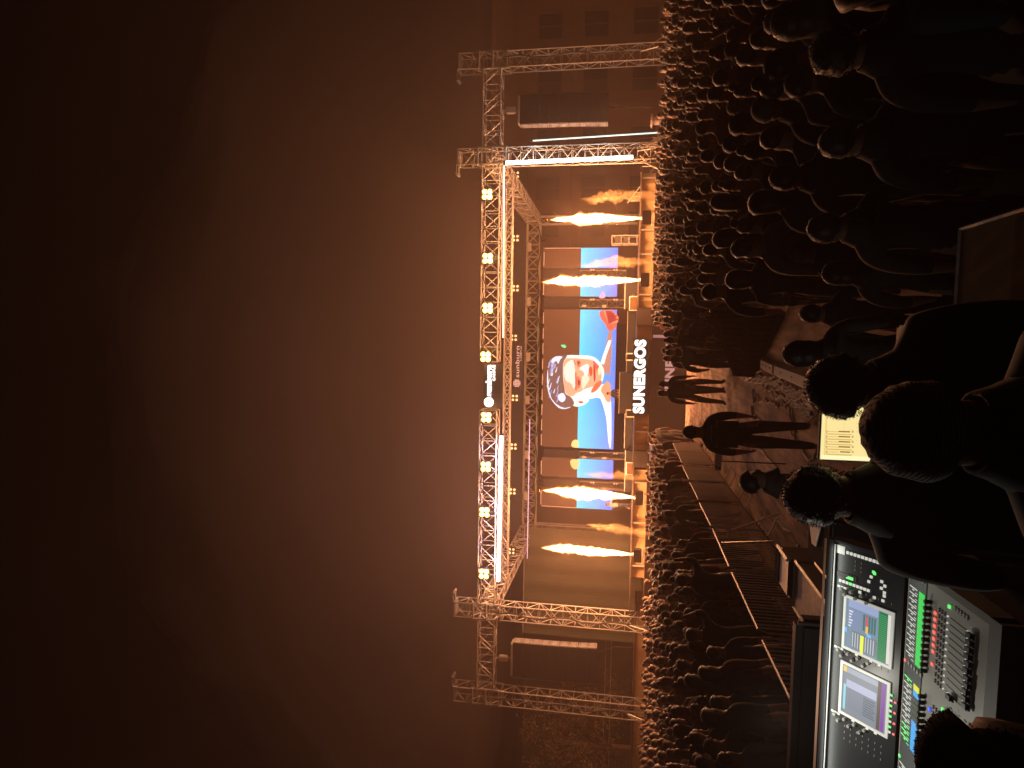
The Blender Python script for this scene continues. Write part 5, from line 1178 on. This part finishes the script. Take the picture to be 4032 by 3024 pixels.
g.build('side_keys', M['knob'], DK)
# desk lamp strip along the top casing: the cool light washing the desk
g = MB(); g.tube(U(.01, UL-.004, .012), U(WD, UL-.004, .012), .003, 6); g.build('lamp_strip', mat('strip_lamp', (.8, .8, .8), .4, emit=(.95, 1.0, .88), es=.12), DK)
ll = bpy.data.lights.new('desk_light', 'AREA'); ll.shape = 'RECTANGLE'; ll.size = 1.5; ll.size_y = .02; ll.energy = 0.8; ll.color = (.95, 1.0, .88)
lo_ = bpy.data.objects.new('desk_light', ll); C.objects.link(lo_); lo_.parent = DK; lo_.location = U(WD/2, UL+.01, .05); lo_.rotation_euler = (-ud*.13-un*.06).to_track_quat('-Z', 'Y').to_euler()
desk_fill = bpy.data.lights.new('desk_light', 'POINT'); desk_fill.energy = 6.0; desk_fill.color = (1.0, .95, .82); desk_fill.shadow_soft_size = .05  # unseen fill light added above the desk to brighten the fader panel
desk_fill_ob = bpy.data.objects.new('desk_light', desk_fill); C.objects.link(desk_fill_ob); desk_fill_ob.parent = DK; desk_fill_ob.location = (-.75, .05, .50)
tz = D0.z-.10
o = thing('desk_table', 'black cloth covered table under the mixing desk', 'table', (D0.x, D0.y, RZ))
g = MB(); g.box((D0.x-WD-.1, D0.y-TL_-.12, tz-.05), (D0.x+.12, D0.y+.4, tz-.002)); g.build('table_top', M['blackcloth'], o, o.location)
for sx in (D0.x-WD, D0.x+.06):
    for sy in (D0.y-TL_-.06, D0.y+.34): g = MB(); g.tube((sx, sy, RZ+.005), (sx, sy, tz-.052), .025); g.build('leg', M['black'], o, o.location)
# ------------------------------------------------------------------ smoke added over the roof to make the sky glow there, haze
bm = bmesh.new(); bmesh.ops.create_icosphere(bm, subdivisions=5, radius=1.0)
for v in bm.verts:
    n_ = v.co.copy(); f = 1+.22*noise.noise(n_*1.3+Vector((3, 1, 4)))+.10*noise.noise(n_*2.9)+.05*noise.noise(n_*6.1)
    v.co = Vector((n_.x*31*f, n_.y*10*f, n_.z*17*f))+Vector((-1.0, 42, 18.0)); v.co.z = max(v.co.z, 10.9+0.25*noise.noise(n_*4))
g = MB(); g.add([v.co.copy() for v in bm.verts], [[v.index for v in f.verts] for f in bm.faces]); bm.free()
o = g.build('glow_smoke', volmat('glow_smoke', (1.0, 0.80, 0.75), 0.027, aniso=0.1), None, (0, 43, 20), smooth=True)
tag(o, 'wide dim bank of smoke added above the stage roof to carry the glow', 'smoke', kind='stuff')
g = MB(); g.box((-165, -35, -1.5), (165, 205, 18.0)); hz = g.build('haze', volmat('night_haze', (1.0, 0.78, 0.70), 0.0036, aniso=0.35)); tag(hz, kind='stuff')
